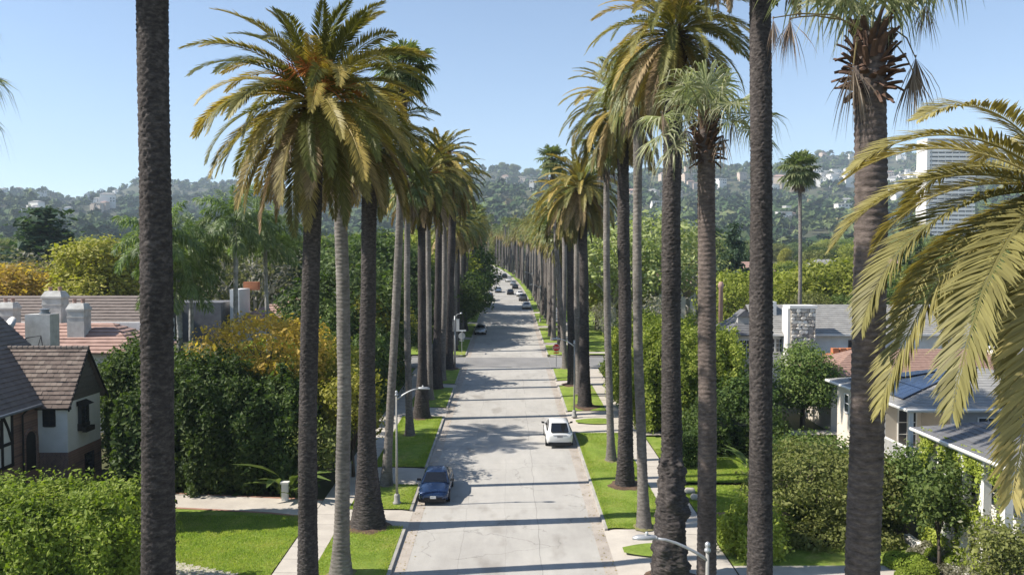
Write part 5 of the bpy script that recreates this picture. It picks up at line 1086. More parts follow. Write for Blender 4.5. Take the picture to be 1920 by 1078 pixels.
def put(key, label, group=None, px=None, d=None, x=None, h=None, wide=1.0, leaf=None, name='tree', rz=None):
    cm, tm, h0 = KIND[key]; y = d
    if x is None: x = at(px, 500, d).x
    sc = (h or h0) / h0; root = thing(name, label, 'tree', (x, y, gz(y)), 0, group); rz = random.uniform(0, 6) if rz is None else rz
    c = new_obj('crown', cm, root, (0, 0, 0), (0, 0, rz), (sc * wide, sc * wide, sc)); t = new_obj('trunk', tm, root, (0, 0, 0), (0, 0, rz), (sc * wide, sc * wide, sc))
    if leaf: c.material_slots[0].link = 'OBJECT'; c.material_slots[0].material = M['leaf_' + leaf]
    return root
for key, px, d, h, wd, leaf, lab in [
    ('upright', 212, 96, 14.5, 1.5, None, 'bushy yellow green tree between the thickest trunk and the white chimneys'), ('upright', 162, 98, 14.2, 1.5, None, 'upright yellow green tree beside the dark grey roof'),
    ('cedar', 82, 150, 22, 2.2, None, 'large dark spreading cedar standing above the gardens'), ('gold', 50, 104, 11.5, 1.2, None, 'orange leaved tree before the dark grey roof'), ('yellow', 5, 98, 11.5, 1.3, 'gold', 'golden tree cut by the picture edge'),
    ('bare', 30, 120, 13, 1.3, None, 'grey leafless tree in front of the cedar'), ('cypress', 735, 82, 11.5, 1.6, 'mid', 'bright conifer behind the slim palm trunks'), ('upright', 700, 80, 9, 1.2, None, 'yellow green tree below the palm crowns near the conifer'),
    ('dense', 645, 84, 12, 1.2, None, 'dense dark tree behind the smooth grey palm trunk'), ('round', 606, 80, 9.0, .8, None, 'green tree beside the parapet house'), ('bare', 480, 104, 15, 1.1, None, 'grey twiggy tree behind the slender queen palm'),
    ('dense', 760, 112, 12, 1.1, None, 'dark tree at the far corner of the junction'), ('dense', 858, 131, 9.8, 1.15, None, 'dark low tree overhanging the kerb beyond the junction'), ('dense', 832, 122, 10, 1.0, None, 'dark tree behind the parked silver car'),
    ('dense', 862, 170, 15, 1.1, None, 'dark tree beyond the overhanging one up the street'), ('round', 640, 130, 15, 1.2, None, 'broad tree rising between the palm trunks across the junction'), ('round2', 590, 140, 15, 1.2, None, 'olive tree left of the palms behind the parapet house'),
    ('dense', 700, 145, 16, 1.1, None, 'tall dark tree behind the conifer'), ('yellow', 735, 94, 7.5, .8, None, 'yellow shrubby tree near the corner of the cross street'),
    ('sycamore', 1150, 122, 17, 1.2, None, 'pale green sycamore behind the slimmest palm across the junction'), ('sycamore', 1225, 128, 19, 1.2, None, 'pale sycamore with white branches behind the gnarled palm'), ('sycamore', 1290, 140, 17, 1.1, None, 'pale sycamore beside the reddish fan palm'),
    ('lime', 1120, 130, 12, 1.0, None, 'lime green tree beside the sunlit palm row'), ('bare', 1135, 108, 6.5, .8, None, 'small leafless tree at the cross street corner'), ('bare', 1215, 92, 8.5, 1.0, None, 'leafless tree with white limbs behind the huge clipped hedge'),
    ('cedar', 1375, 150, 19, .9, 'pine', 'dark conifer between the reddish and the straight palm trunks'), ('cedar', 1340, 158, 18, .8, 'pine', 'dark conifer just behind the reddish fan palm'), ('lime', 1385, 112, 10.2, .9, None, 'bright green clipped tree behind the dormer'),
    ('lime', 1500, 122, 9.6, 1.25, None, 'big bright green round tree behind the grey roof'), ('lime', 1580, 118, 11.6, 1.35, None, 'tallest bright green round tree near the thick fan palm'), ('lime', 1452, 128, 9.4, .9, None, 'bright green round tree beside the straight palm trunk'),
    ('cypress', 1700, 150, 15, 1.0, None, 'dark pointed cypress beside the thick fan palm'), ('cypress', 1722, 155, 15.5, 1.0, None, 'dark pointed cypress behind the big palm fronds'), ('dense', 1690, 110, 9, 1.1, 'dark', 'dark tree under the big palm fronds'), ('dense', 1780, 105, 9, 1.2, 'dark', 'dark tree behind the big palm fronds'),
    ('cypress', 1830, 78, 8.3, .6, 'dark', 'small dark cypress behind the pinkish roof'), ('cypress', 1850, 79, 8.3, .6, 'dark', 'small dark cypress nearest the vine house roof')]:
    put(key, lab, None, px, d, h=h, wide=wd, leaf=leaf)
# the wooded gardens beyond
keys = ['round', 'round2', 'dense', 'lime', 'yellow', 'sycamore', 'bare', 'cedar', 'upright', 'gold']; wts = np.array([.24, .2, .16, .12, .06, .07, .05, .04, .04, .02])
LAB = {'round': 'rounded green tree in the wooded gardens beyond', 'round2': 'olive green tree in the wooded gardens beyond', 'dense': 'dark dense tree in the wooded gardens beyond', 'lime': 'bright green tree in the wooded gardens beyond', 'yellow': 'yellowish tree in the wooded gardens beyond', 'sycamore': 'pale loose tree in the wooded gardens beyond',
       'bare': 'grey leafless tree in the wooded gardens beyond', 'cedar': 'dark conifer in the wooded gardens beyond', 'upright': 'upright yellow green tree in the wooded gardens beyond', 'gold': 'orange tinted tree in the wooded gardens beyond'}
g = np.random.default_rng(3); cnt = 0
while cnt < 290:
    y = 108 + 440 * g.random() ** 1.15; px = g.uniform(-120, 2040); x = at(px, 500, y).x
    if abs(x - float(road_x(y))) < (15 if y < 400 else 13): continue
    if y < 150 and -110 < x < -50: continue
    key = keys[g.choice(10, p=wts / wts.sum())]; h = g.uniform(9, 13) + (1.5 if y > 250 else 0) + (3 if x < 0 and x > -60 else 0)
    if x > 14 and y < 240: h *= .78
    zone = ('among the far gardens ' if y > 330 else 'in the gardens ') + ('beyond the cedar and yellow trees' if x < -.38 * y else 'behind the queen palms' if x < -.13 * y else 'behind the shaded palm row' if x < 0 else 'behind the sunlit palm row' if x < .12 * y else 'behind the sycamores' if x < .26 * y else 'around the lone slim fan palm' if x < .42 * y else 'behind the big palm fronds')
    put(key, LAB[key].replace('in the wooded gardens beyond', zone), 'trees of the wooded gardens', x=x, d=y, h=h, wide=g.uniform(.95, 1.3), rz=g.uniform(0, 6)); cnt += 1

def grass(label, rects, n, seed):
    g = np.random.default_rng(seed); A = np.array([(x1 - x0) * (y1 - y0) for x0, x1, y0, y1 in rects]); pick = g.choice(len(rects), n, p=A / A.sum()); Rr = np.array(rects)[pick]
    x = Rr[:, 0] + (Rr[:, 1] - Rr[:, 0]) * g.random(n); y = Rr[:, 2] + (Rr[:, 3] - Rr[:, 2]) * g.random(n); b = np.stack([x, y, SLOPE * y + .15], 1); a = g.uniform(0, 6.28, n); w = .012 + .012 * g.random(n); h = g.uniform(.04, .095, n)
    d = np.stack([np.cos(a), np.sin(a), 0 * a], 1); lean = np.stack([g.normal(0, .03, n), g.normal(0, .03, n), h], 1); V = np.stack([b - d * w[:, None], b + d * w[:, None], b + lean], 1).reshape(-1, 3)
    tag(new_obj('grass', np_mesh('grass', V, np.arange(3 * n).reshape(-1, 3), M['blade'])), label, 'grass', kind='stuff')
M['blade'] = leafmat('grass_blade', [(0.15, 0.225, 0.033), (0.25, 0.335, 0.058), (0.36, 0.40, 0.10), (0.46, 0.43, 0.16)], .4, .7, 0, patch=.8)
grass('short mown grass of the lawns nearest the camera', [(-8.78, -5.4, 29, 41.8), (-8.78, -5.4, 44.5, 48.9), (-8.78, -5.4, 52.7, 67.5), (5.4, 8.78, 41.5, 61.7), (-18.4, -10.6, 34, 43.4), (10.6, 16.4, 49.2, 57), (10.6, 17.4, 43.9, 48.6), (10.6, 17.4, 40.4, 43.1)], 190000, 99)

# ------------------------------------------------------------------ cars
def paint(name, c, metal=0.0):
    m, n, l, b = nt(name); b.inputs['Base Color'].default_value = (*c, 1); b.inputs['Roughness'].default_value = .28; b.inputs['Metallic'].default_value = metal; b.inputs['Coat Weight'].default_value = .6; b.inputs['Coat Roughness'].default_value = .06
    t = noise(n, l, 2.0, 3); r = ramp(n, [(.3, (.24,) * 3), (.7, (.36,) * 3)]); l.new(t.outputs[0], r.inputs[0]); l.new(r.outputs[0], b.inputs['Roughness']); return m
for nm, c, mt in (('blue', (0.014, 0.036, 0.10), .4), ('white', (0.72, 0.72, 0.71), 0), ('silver', (0.42, 0.45, 0.48), .6), ('black', (0.012, 0.012, 0.014), 0), ('grey', (0.10, 0.105, 0.11), .4), ('teal', (0.22, 0.31, 0.31), .4), ('red', (0.12, 0.03, 0.03), .2)): M['paint_' + nm] = paint('car_paint_' + nm, c, mt)
M['cglass'] = glassmat('car_glass', (0.008, 0.009, 0.012), .04); M['tyre'] = mat('tyre_rubber', (0.018, 0.018, 0.018), None, 8, .9); M['rim'] = mat('alloy_rim', (0.35, 0.35, 0.36), None, 5, .35, metal=.8)
M['plastic'] = mat('black_plastic', (0.016, 0.016, 0.018), None, 6, .6); M['lamp'] = glassmat('headlamp_glass', (0.55, 0.58, 0.6), .12); M['tail'] = glassmat('tail_lamp', (0.16, 0.012, 0.012), .15); M['plate'] = mat('number_plate', (0.7, 0.7, 0.68), None, 5, .5); M['chrome'] = mat('chrome', (0.5, 0.5, 0.52), None, 5, .2, metal=1)
SEDAN = dict(L=4.6, st=[(-2.30, .58, .34, .54, .60), (-2.24, .74, .24, .66, .72), (-2.05, .84, .2, .73, .81), (-1.5, .885, .18, .80, .91), (-.9, .9, .18, .87, .98), (0, .9, .18, .89, .95), (1.0, .9, .18, .91, .95), (1.6, .89, .2, .93, 1.0), (2.1, .84, .25, .91, .99), (2.25, .74, .33, .8, .87), (2.3, .6, .4, .68, .72)],
             cab=dict(b=(-1.0, 1.85, .80, .93, .97), r=(-.10, .95, .58, 1.43)), wheels=(-1.42, 1.38), wr=.325, hw=.9)
SUV = dict(L=5.0, st=[(-2.5, .62, .4, .68, .74), (-2.42, .82, .28, .80, .88), (-2.1, .94, .24, .90, 1.0), (-1.5, .985, .22, .97, 1.1), (-.9, 1.0, .22, 1.02, 1.12), (0, 1.0, .22, 1.04, 1.1), (1.2, 1.0, .22, 1.07, 1.1), (1.9, .99, .24, 1.09, 1.14), (2.3, .94, .28, 1.06, 1.16), (2.45, .84, .36, .96, 1.06), (2.5, .7, .45, .82, .88)],
           cab=dict(b=(-1.25, 2.28, .90, 1.08, 1.13), r=(-.15, 1.15, .66, 1.70)), wheels=(-1.5, 1.48), wr=.37, hw=1.0)
VAN = dict(SUV, cab=dict(b=(-1.25, 2.4, .92, 1.08, 1.1), r=(-.3, 2.0, .74, 1.80)))
def make_car(name, label, pm, spec, x, y, away=False, simple=False, group=None, rz=0.0):
    root = thing(name, label, 'car', (x, y, gz(y) + .005), 0, group); root.rotation_euler = (math.atan(SLOPE) * (-1 if away else 1), 0, (math.pi if away else 0) + rz)
    k = MB(); st = spec['st']; ring = 0
    for (yy, w, zl, zs, zc) in st:
        half = [(w * .78, zl), (w * .97, zl + .09), (w, (zl + zs) * .5), (w * .985, zs - .06), (w * .93, zs), (w * .55, zs + (zc - zs) * .8)]
        pts = [(0, zl)] + half + [(0, zc)] + [(-a, b) for a, b in half[::-1]]; k.v += [(a, yy, b) for a, b in pts]; ring = len(pts)
    n = len(st)
    fs = [(i * ring + j, i * ring + (j + 1) % ring, (i + 1) * ring + (j + 1) % ring, (i + 1) * ring + j) for i in range(n - 1) for j in range(ring)] + [tuple(range(ring))[::-1], tuple(range((n - 1) * ring, n * ring))]
    k.f = fs; k.m = [0] * len(fs); body = k.build('body', pm, root, True)
    y0, y1, wb, zb0, zb1 = spec['cab']['b']; r0, r1, wr_, zr = spec['cab']['r']
    k = MB(); rows = []
    prof = [(y0, wb, zb0, zb0), (r0 - .12, wr_ + .03, zr - .07, zr - .05), (r0 + .15, wr_, zr - .05, zr), ((r0 + r1) / 2, wr_, zr - .04, zr + .02), (r1 - .15, wr_, zr - .05, zr), (r1 + .12, wr_ + .02, zr - .09, zr - .06), (y1, wb * .9, zb1, zb1)]
    for yy, w, ze, zc in prof:
        zb = zb0 + (zb1 - zb0) * (yy - y0) / (y1 - y0); wbb = wb if yy < y1 - .05 else wb * .9
        k.v += [(-wbb, yy, min(zb, ze) - .04), (-w, yy, ze), (-w * .5, yy, ze + (zc - ze) * .8), (0, yy, zc), (w * .5, yy, ze + (zc - ze) * .8), (w, yy, ze), (wbb, yy, min(zb, ze) - .04)]
    m = len(prof); k.f = [(i * 7 + j, i * 7 + j + 1, (i + 1) * 7 + j + 1, (i + 1) * 7 + j) for i in range(m - 1) for j in range(6)]; k.m = [0] * len(k.f); k.build('roof', pm, root, True)
    def panel(nm, q, mm, off=.012, parent=root):
        q = [Vector(p) for p in q]; nr = (q[1] - q[0]).cross(q[3] - q[0]).normalized(); c = sum(q, Vector()) / 4
        if nr.dot(c - Vector((0, (y0 + y1) / 2, zb0 * .8))) < 0: nr = -nr
        kk = MB(); kk.add([p + nr * off for p in q] + [p - nr * .03 for p in q], [(0, 1, 2, 3), (0, 4, 5, 1), (1, 5, 6, 2), (2, 6, 7, 3), (3, 7, 4, 0)]); return kk.build(nm, mm, parent)
    lerp = lambda a, b, t: tuple(a[i] + (b[i] - a[i]) * t for i in range(3))
    wf = [(-wb, y0, zb0), (wb, y0, zb0), (wr_ + .03, r0 - .12, zr - .07), (-wr_ - .03, r0 - .12, zr - .07)]; rr_ = [(wb * .9, y1, zb1), (-wb * .9, y1, zb1), (-wr_ - .02, r1 + .12, zr - .09), (wr_ + .02, r1 + .12, zr - .09)]
    def shrink(q, s=.06, sz=.08):
        a, b, c, d = q; return [lerp(lerp(a, d, sz), lerp(b, c, sz), s), lerp(lerp(a, d, sz), lerp(b, c, sz), 1 - s), lerp(lerp(a, d, 1 - sz), lerp(b, c, 1 - sz), 1 - s), lerp(lerp(a, d, 1 - sz), lerp(b, c, 1 - sz), s)]
    panel('windscreen', shrink(wf, .05, .05), M['cglass'], .03); panel('rear_window', shrink(rr_, .09, .06), M['cglass'], .03)
    ym = (r0 + r1) / 2
    for sg in (-1, 1):
        zb = lambda yy: zb0 + (zb1 - zb0) * (yy - y0) / (y1 - y0)
        panel('side_window', [(sg * wb, y0 + .42, zb(y0 + .42) + .02), (sg * wb, ym - .04, zb(ym) + .02), (sg * (wr_ + .02), ym - .04, zr - .10), (sg * (wr_ + .03), r0 + .08, zr - .10)], M['cglass'], .03)
        panel('side_window', [(sg * wb, ym + .04, zb(ym) + .02), (sg * wb, y1 - .5, zb(y1) + .02), (sg * (wr_ + .02), r1 - .0, zr - .12), (sg * (wr_ + .02), ym + .04, zr - .10)], M['cglass'], .03)
        kk = MB(); hw = spec['hw']; kk.add([(sg * (hw - .06), y0 + .38, zb0 + .0), (sg * (hw + .2), y0 + .33, zb0 + .02), (sg * (hw + .2), y0 + .36, zb0 + .15), (sg * (hw - .02), y0 + .4, zb0 + .12), (sg * (hw - .06), y0 + .5, zb0 + .0), (sg * (hw + .17), y0 + .5, zb0 + .03), (sg * (hw + .17), y0 + .5, zb0 + .14), (sg * (hw - .02), y0 + .5, zb0 + .12)],
                                                 [(0, 1, 2, 3), (7, 6, 5, 4), (0, 4, 5, 1), (3, 2, 6, 7), (1, 5, 6, 2), (0, 3, 7, 4)]); kk.build('mirror', M['plastic'] if not simple else pm, root)
        for yy in spec['wheels']:
            R_ = spec['wr']; kk = MB(); prof2 = [(.6 * R_, -.1), (.95 * R_, -.11), (R_, -.07), (R_, .07), (.95 * R_, .11), (.6 * R_, .1)]; kk.lathe(prof2, 20); w_ = kk.build('wheel', M['tyre'], root, True, loc=(sg * (hw - .10), yy, R_), rot=(0, R(90), 0))
            kk = MB(); kk.lathe([(.6 * R_, -.118), (.62 * R_, .118), (.15 * R_, .09)], 16); kk.build('rim', M['rim'], w_, True)
            ar = MB(); ar.lathe([(R_ + .06, -.02), (R_ + .07, .0), (R_ + .06, .02)], 22); ar.build('wheel_arch', M['plastic'], root, loc=(sg * (hw - .012), yy, R_ + .01), rot=(0, R(90), 0))
    sf = st[1]; sr = st[-3]; hw = spec['hw']; Lh = spec['L'] / 2
    def bx(nm, mm, *a): kk = MB(); kk.box(*a); return kk.build(nm, mm, root)
    fz = st[2][3]
    for sg in (-1, 1):
        kk = MB(); kk.add([(sg * .48, -Lh + .0, fz - .16), (sg * .80, -Lh + .16, fz - .14), (sg * .86, -Lh + .38, fz - .02), (sg * .56, -Lh + .13, fz - .01), (sg * .46, -Lh + .2, fz - .18), (sg * .74, -Lh + .4, fz - .18), (sg * .80, -Lh + .5, fz - .06), (sg * .52, -Lh + .3, fz - .05)], [(0, 1, 2, 3), (4, 7, 6, 5), (0, 3, 7, 4), (1, 5, 6, 2), (2, 6, 7, 3), (0, 4, 5, 1)]); kk.v = [(a * hw / .9, b, c) for a, b, c in kk.v]; kk.build('headlight', M['lamp'], root)
        rz_ = sr[3]
        kk = MB(); kk.add([(sg * .40, Lh - .03, rz_ - .14), (sg * .72, Lh - .12, rz_ - .16), (sg * .86, Lh - .30, rz_ - .05), (sg * .50, Lh - .08, rz_ - .02), (sg * .40, Lh - .2, rz_ - .14), (sg * .70, Lh - .3, rz_ - .16), (sg * .80, Lh - .4, rz_ - .05), (sg * .5, Lh - .3, rz_ - .02)], [(0, 1, 2, 3), (4, 7, 6, 5), (0, 3, 7, 4), (1, 5, 6, 2), (2, 6, 7, 3), (0, 4, 5, 1)]); kk.v = [(a * hw / .9, b, c) for a, b, c in kk.v]; kk.build('tail_light', M['tail'], root)
    bx('grille', M['plastic'], -.52, .52, -Lh - .012, -Lh + .2, st[0][2] + .02, st[0][3] - .06); bx('front_bumper', M['plastic'], -hw * .82, hw * .82, -Lh - .03, -Lh + .25, st[1][2] - .02, st[1][2] + .13)
    bx('rear_bumper', M['plastic'], -hw * .84, hw * .84, Lh - .3, Lh + .025, sr[2] - .06, sr[2] + .17)
    if not simple:
        f = bx('number_plate', M['plate'], -.17, .17, -Lh - .035, -Lh - .012, st[0][2] + .07, st[0][2] + .22); bx('number_plate', M['plate'] if spec is SEDAN else M['silverplate'], -.2, .2, Lh + .0, Lh + .014, sr[3] - .28, sr[3] - .12)
        bx('chrome_strip', M['chrome'], -.5, .5, Lh - .02, Lh + .012, sr[3] - .10, sr[3] - .075); k = MB(); k.add([(-.62, r1 + .05, zr - .02), (.62, r1 + .05, zr - .02), (.58, r1 + .3, zr - .07), (-.58, r1 + .3, zr - .07)], [(0, 1, 2, 3)]) ; 
        if spec is SUV: kk = MB(); kk.box(-.62, .62, y1 - .02, y1 + .12, zb1 + .03, zb1 + .07); kk.build('spoiler', M['plastic'], root)
    return root
M['silverplate'] = mat('grey_plate', (0.35, 0.34, 0.36), None, 5, .5)
make_car('car', 'dark blue sedan parked by the kerb facing the camera', M['paint_blue'], SEDAN, -4.15, 47.7)
make_car('car', 'white car parked by the sunny kerb with its dark rear window to the camera', M['paint_white'], SUV, 3.92, 60.2, True)
make_car('car', 'silver car parked at the shaded kerb beyond the junction, facing the camera', M['paint_silver'], SEDAN, -4.15, 126.5)
make_car('car', 'white car parked at the sunny kerb beyond the junction, rear to the camera', M['paint_white'], SEDAN, 4.1, 170, True)
def far_car(lab, pm, sp, px, py, away, side=None):
    p = G(px, py); make_car('car', lab, M['paint_' + pm], sp, p.x, p.y + 2.2, away, True)
for a in [('dark off road car coming down the shaded side of the street', 'black', VAN, 917, 565, False), ('pale green van parked at the shaded kerb, behind the dark off road car', 'teal', VAN, 915, 545, False), ('silver car driving toward the camera in mid street', 'silver', SEDAN, 934, 549, False),
          ('dark car driving away in mid street', 'black', SEDAN, 957, 553, True), ('white car parked behind the black one at the sunny kerb', 'white', SEDAN, 975, 556, True), ('dark grey car parked next beyond the white car at the sunny kerb', 'grey', SUV, 981, 565, True), ('black car parked further up the sunny kerb', 'black', SEDAN, 966, 542, True),
          ('pale car parked furthest but two at the sunny kerb', 'silver', SEDAN, 962, 535, True), ('dark car driving toward the camera far up the street', 'black', SUV, 921, 533, False), ('white car parked far up the sunny kerb', 'white', SEDAN, 954, 529, True), ('dark car driving away far up the street', 'grey', SEDAN, 937, 525, True),
          ('dark car parked far up the sunny kerb under the palms', 'black', SUV, 946, 522, True), ('grey car coming round the bend far up the street', 'grey', SEDAN, 913, 511, False)]: far_car(*a)

# ------------------------------------------------------------------ street lamps, signs
M['galv'] = mat('lamp_concrete', (0.32, 0.31, 0.285), (0.24, 0.235, 0.22), 3, .7, fine=.1); M['steel'] = mat('galvanised_steel', (0.46, 0.47, 0.48), (0.38, 0.39, 0.40), 3, .45, metal=.5)
M['signred'] = mat('sign_red', (0.66, 0.02, 0.026), (0.58, 0.018, 0.024), 3, .5); M['signwhite'] = mat('sign_white', (0.75, 0.75, 0.74), (0.7, 0.7, 0.69), 3, .5); M['alu'] = mat('sign_back', (0.5, 0.51, 0.51), (0.42, 0.43, 0.43), 2, .5, metal=.3)
def lamp(label, x, y, side, h=6.2, reach=1.25, group=None):
    root = thing('street_lamp', label, 'street lamp', (x, y, gz(y) + .14), 0, None); s = side
    MB().lathe([(.24, 0), (.24, .12), (.17, .16), (.17, .5), (.12, .6)], 12).build('base', M['galv'], root, True); k = MB(); k.tube([(0, 0, .5), (0, 0, h * .5), (0, 0, h)], [.075, .062, .05], 12); k.build('pole', M['galv'], root, True)
    MB().lathe([(.06, 0), (.10, .04), (.09, .1), (.05, .14), (.08, .2), (.07, .27), (.02, .31)], 12, (0, 0, h)).build('finial', M['steel'], root, True)
    pts = [(s * .03, 0, h - .2)] + [(s * reach * t, 0, h - .2 + .62 * math.sin(t * 1.45)) for t in (.2, .4, .6, .8, 1.0)]; MB().tube(pts, [.05, .048, .045, .042, .04, .036], 8).build('arm', M['steel'], root, True)
    zt = pts[-1][2]; k = MB(); n = 7
    sec = [(0, .05, .05), (.08, .09, .08), (.3, .13, .09), (.55, .12, .08), (.7, .05, .04)]; vs = []
    for t, w, hh in sec: vs += [(s * (reach + t - .05), -w, zt - .02), (s * (reach + t - .05), -w * .6, zt + hh), (s * (reach + t - .05), w * .6, zt + hh), (s * (reach + t - .05), w, zt - .02), (s * (reach + t - .05), 0, zt - .05)]
    k.add(vs, [(5 * i + j, 5 * i + (j + 1) % 5, 5 * i + 5 + (j + 1) % 5, 5 * i + 5 + j) for i in range(len(sec) - 1) for j in range(5)] + [(0, 1, 2, 3, 4), tuple(range(20, 25))]); lu = k.build('luminaire', M['steel'], root, True)
    kk = MB(); kk.lathe([(.05, 0), (.05, .07), (.03, .1)], 8, (s * (reach + .25), 0, zt + .085)); kk.build('photocell', M['alu'], lu); return root
lamp('street lamp beside the blue car, arm reaching over the road', -6.2, 45.3, 1); lamp('near street lamp at the bottom of the picture, arm before the gnarled palm', 5.85, 22.6, -1, h=6.25, reach=1.5)
lamp('street lamp beyond the white car at the driveway', 5.75, 67.2, -1); lamp('pale lamp post across the junction behind the slimmest palm', 17.2, 102.8, 1, h=5.6); lamp('street lamp beyond the junction on the sunny side', 5.9, 142, -1); lamp('distant street lamp further up the sunny side', 5.9, 190, -1)
# tall pole with sign boxes at the junction
p = base_at(853, 690); root = thing('sign_pole', 'tall grey pole with two white sign boxes and lamp at the junction', 'sign pole', (p.x, p.y, gz(p.y) + .1))
MB().tube([(0, 0, 0), (0, 0, 6.0)], [.12, .08], 10).build('pole', M['steel'], root, True); MB().tube([(0, 0, 5.8), (.25, 0, 6.15), (.65, 0, 6.3)], .04, 6).build('arm', M['steel'], root); MB().lathe([(.05, -.05), (.14, 0), (.1, .1), (.03, .14)], 10, (.75, 0, 6.28)).build('luminaire', M['steel'], root)
for s in (-1, 1): k = MB(); k.box(s * .34 - .17, s * .34 + .17, -.14, .14, 4.2, 5.6); b2 = k.build('sign_box', M['signwhite'], root); k = MB(); k.box(s * .34 - .19, s * .34 + .19, -.16, .16, 5.6, 5.66); k.build('cap', M['alu'], b2)
def octagon(r, y, t): return [(r * math.sin(R(22.5 + 45 * i)), y, r * math.cos(R(22.5 + 45 * i))) for i in range(8)]
def stop_sign(label, x, y, back=False, blades=False):
    root = thing('stop_sign', label, 'stop sign', (x, y, gz(y) + .14), math.pi if back else 0); MB().tube([(0, .05, 0), (0, .05, 2.75)], .035, 6).build('post', M['steel'], root)
    def plate(nm, r, y0, y1, mm, par): k = MB(); o = octagon(r, y0, 0) + octagon(r, y1, 0); k.add(o, [tuple(range(8)), tuple(range(8, 16))[::-1]] + [(i, i + 8, (i + 1) % 8 + 8, (i + 1) % 8) for i in range(8)]); return k.build(nm, mm, par, loc=(0, 0, 2.25) if par is root else (0, 0, 0))
    a = plate('border', .46, -.012, .012, [M['signwhite']], root); plate('face', .425, -.016, -.013, [M['signred']], a); k = MB(); o = octagon(.44, .0135, 0) ; k.poly(o); k.build('back', M['alu'], a)
    def stroke(pts, w=.045):
        for p0, p1 in zip(pts[:-1], pts[1:]):
            p0, p1 = Vector((p0[0], 0, p0[1])), Vector((p1[0], 0, p1[1])); d = (p1 - p0).normalized(); q = Vector((-d.z, 0, d.x)) * w / 2; e = d * w * .4
            kk.add([v + Vector((0, -.019, 0)) for v in (p0 - q - e, p1 - q + e, p1 + q + e, p0 + q - e)], [(0, 1, 2, 3)])
    x0 = -.34
    for ch in 'STOP':
        kk = MB()
        if ch == 'S': stroke([(x0 + .13, .12), (x0 + .02, .14), (x0, .07), (x0 + .13, -.05), (x0 + .12, -.14), (x0, -.13)])
        elif ch == 'T': stroke([(x0, .14), (x0 + .14, .14)]); stroke([(x0 + .07, .14), (x0 + .07, -.14)])
        elif ch == 'O': stroke([(x0 + .02, -.1), (x0 + .02, .1), (x0 + .06, .14), (x0 + .11, .1), (x0 + .11, -.1), (x0 + .06, -.14), (x0 + .02, -.1)])
        else: stroke([(x0 + .01, -.14), (x0 + .01, .14), (x0 + .12, .13), (x0 + .12, .02), (x0 + .01, .01)])
        kk.build('letter', M['signwhite'], a); x0 += .185
    if blades:
        for s_, z in ((0, 2.95), (1, 2.75)): k = MB(); k.box(-.55, .55, .03, .055, z - .09, z + .09); b_ = k.build('street_name_blade', M['signwhite'], root, rot=(0, 0, 0 if not s_ else R(90)))
    k = MB(); k.box(-.3, .3, -.01, .008, 1.58, 1.72); k.build('sub_plate', M['signred'] if not back else M['alu'], root); return root
p = base_at(1043, 690); stop_sign('red stop sign at the corner before the cross street', p.x, p.y); p = base_at(866, 664); stop_sign('back of a stop sign with street name blade across the junction', p.x, p.y, True, True)
# small post by the pavement
k = MB(); k.box(-.18, .18, -.12, .12, 0, 1.15); o = k.build('gate_post', M['stucco'], None, loc=(-12.75, 45.9, gz(45.9))); tag(o, 'short white gate post at the foot of the broad leaved plant', 'gate post'); k = MB(); k.box(-.24, .24, -.18, .18, 1.15, 1.25); k.build('cap', M['white'], o)
k = MB(); k.box(-13.2, -11.4, 63.0, 63.3, 0.05, .75); k.v = [(x + 12.3, y - 63.15, z) for x, y, z in k.v]; o = k.build('low_brick_wall', M['brick'], None, loc=(-12.3, 63.15, gz(63.15))); tag(o, 'low brick garden wall near the clipped yellow shrub', 'wall'); k = MB(); k.box(-.95, .95, -.2, .2, .75, .85); k.build('coping', M['conc'], o)
p = base_at(1110, 668)

# ------------------------------------------------------------------ hills, hillside houses, tower, haze
RIDGE = [(-600, 352), (0, 356), (90, 358), (135, 378), (180, 360), (260, 352), (420, 352), (560, 366), (700, 352), (880, 330), (960, 326), (1020, 336), (1170, 326), (1300, 320), (1450, 312), (1560, 302), (1700, 296), (1840, 274), (1920, 270), (2100, 262), (2600, 280)]
rpx = np.array([r_[0] for r_ in RIDGE], float); rpy = np.array([r_[1] for r_ in RIDGE], float)
def hill_h(x, y):
    """height of the land: the even slope of the flats, then hills climbing to the ridge"""
    x = np.asarray(x, float); y = np.asarray(y, float); px = 952 + FPX * x / np.maximum(y, 300); tan = (487 - np.interp(px, rpx, rpy)) / FPX; RD = 2300 + 250 * np.sin(px * .004)
    zr = CAMZ + tan * RD * 1.0 - 6; t = np.clip((y - 620) / (RD - 620), 0, 1.6); prof = np.where(t < 1, t ** 1.12, 1 - .5 * (t - 1))
    n = (np.sin(x * .0071 + 1.3) * np.sin(y * .0062 + .4) + .6 * np.sin(x * .017 + y * .006 + 2) * np.sin(y * .015 - x * .004)) * 26 * np.clip(t * 2.2, 0, 1) * np.clip((1.12 - t) * 4, 0, 1)
    base = SLOPE * np.minimum(y, 620); return np.where(y > 620, base + (zr - base) * prof + n - .3, SLOPE * y - .3)
M['hill'] = mat('scrub_hillside', (0.085, 0.085, 0.05), (0.045, 0.055, 0.028), .012, .95, fine=.3)
xs = np.linspace(-2400, 2400, 110); ys = np.linspace(600, 3300, 90); X, Y = np.meshgrid(xs, ys); Z = hill_h(X, Y); nx, ny = len(xs), len(ys); i = np.arange(ny - 1)[:, None] * nx + np.arange(nx - 1)[None]
tag(new_obj('hills', np_mesh('hills', np.stack([X, Y, Z], -1).reshape(-1, 3), np.stack([i, i + 1, i + nx + 1, i + nx], -1).reshape(-1, 4), M['hill'], True)), kind='structure')
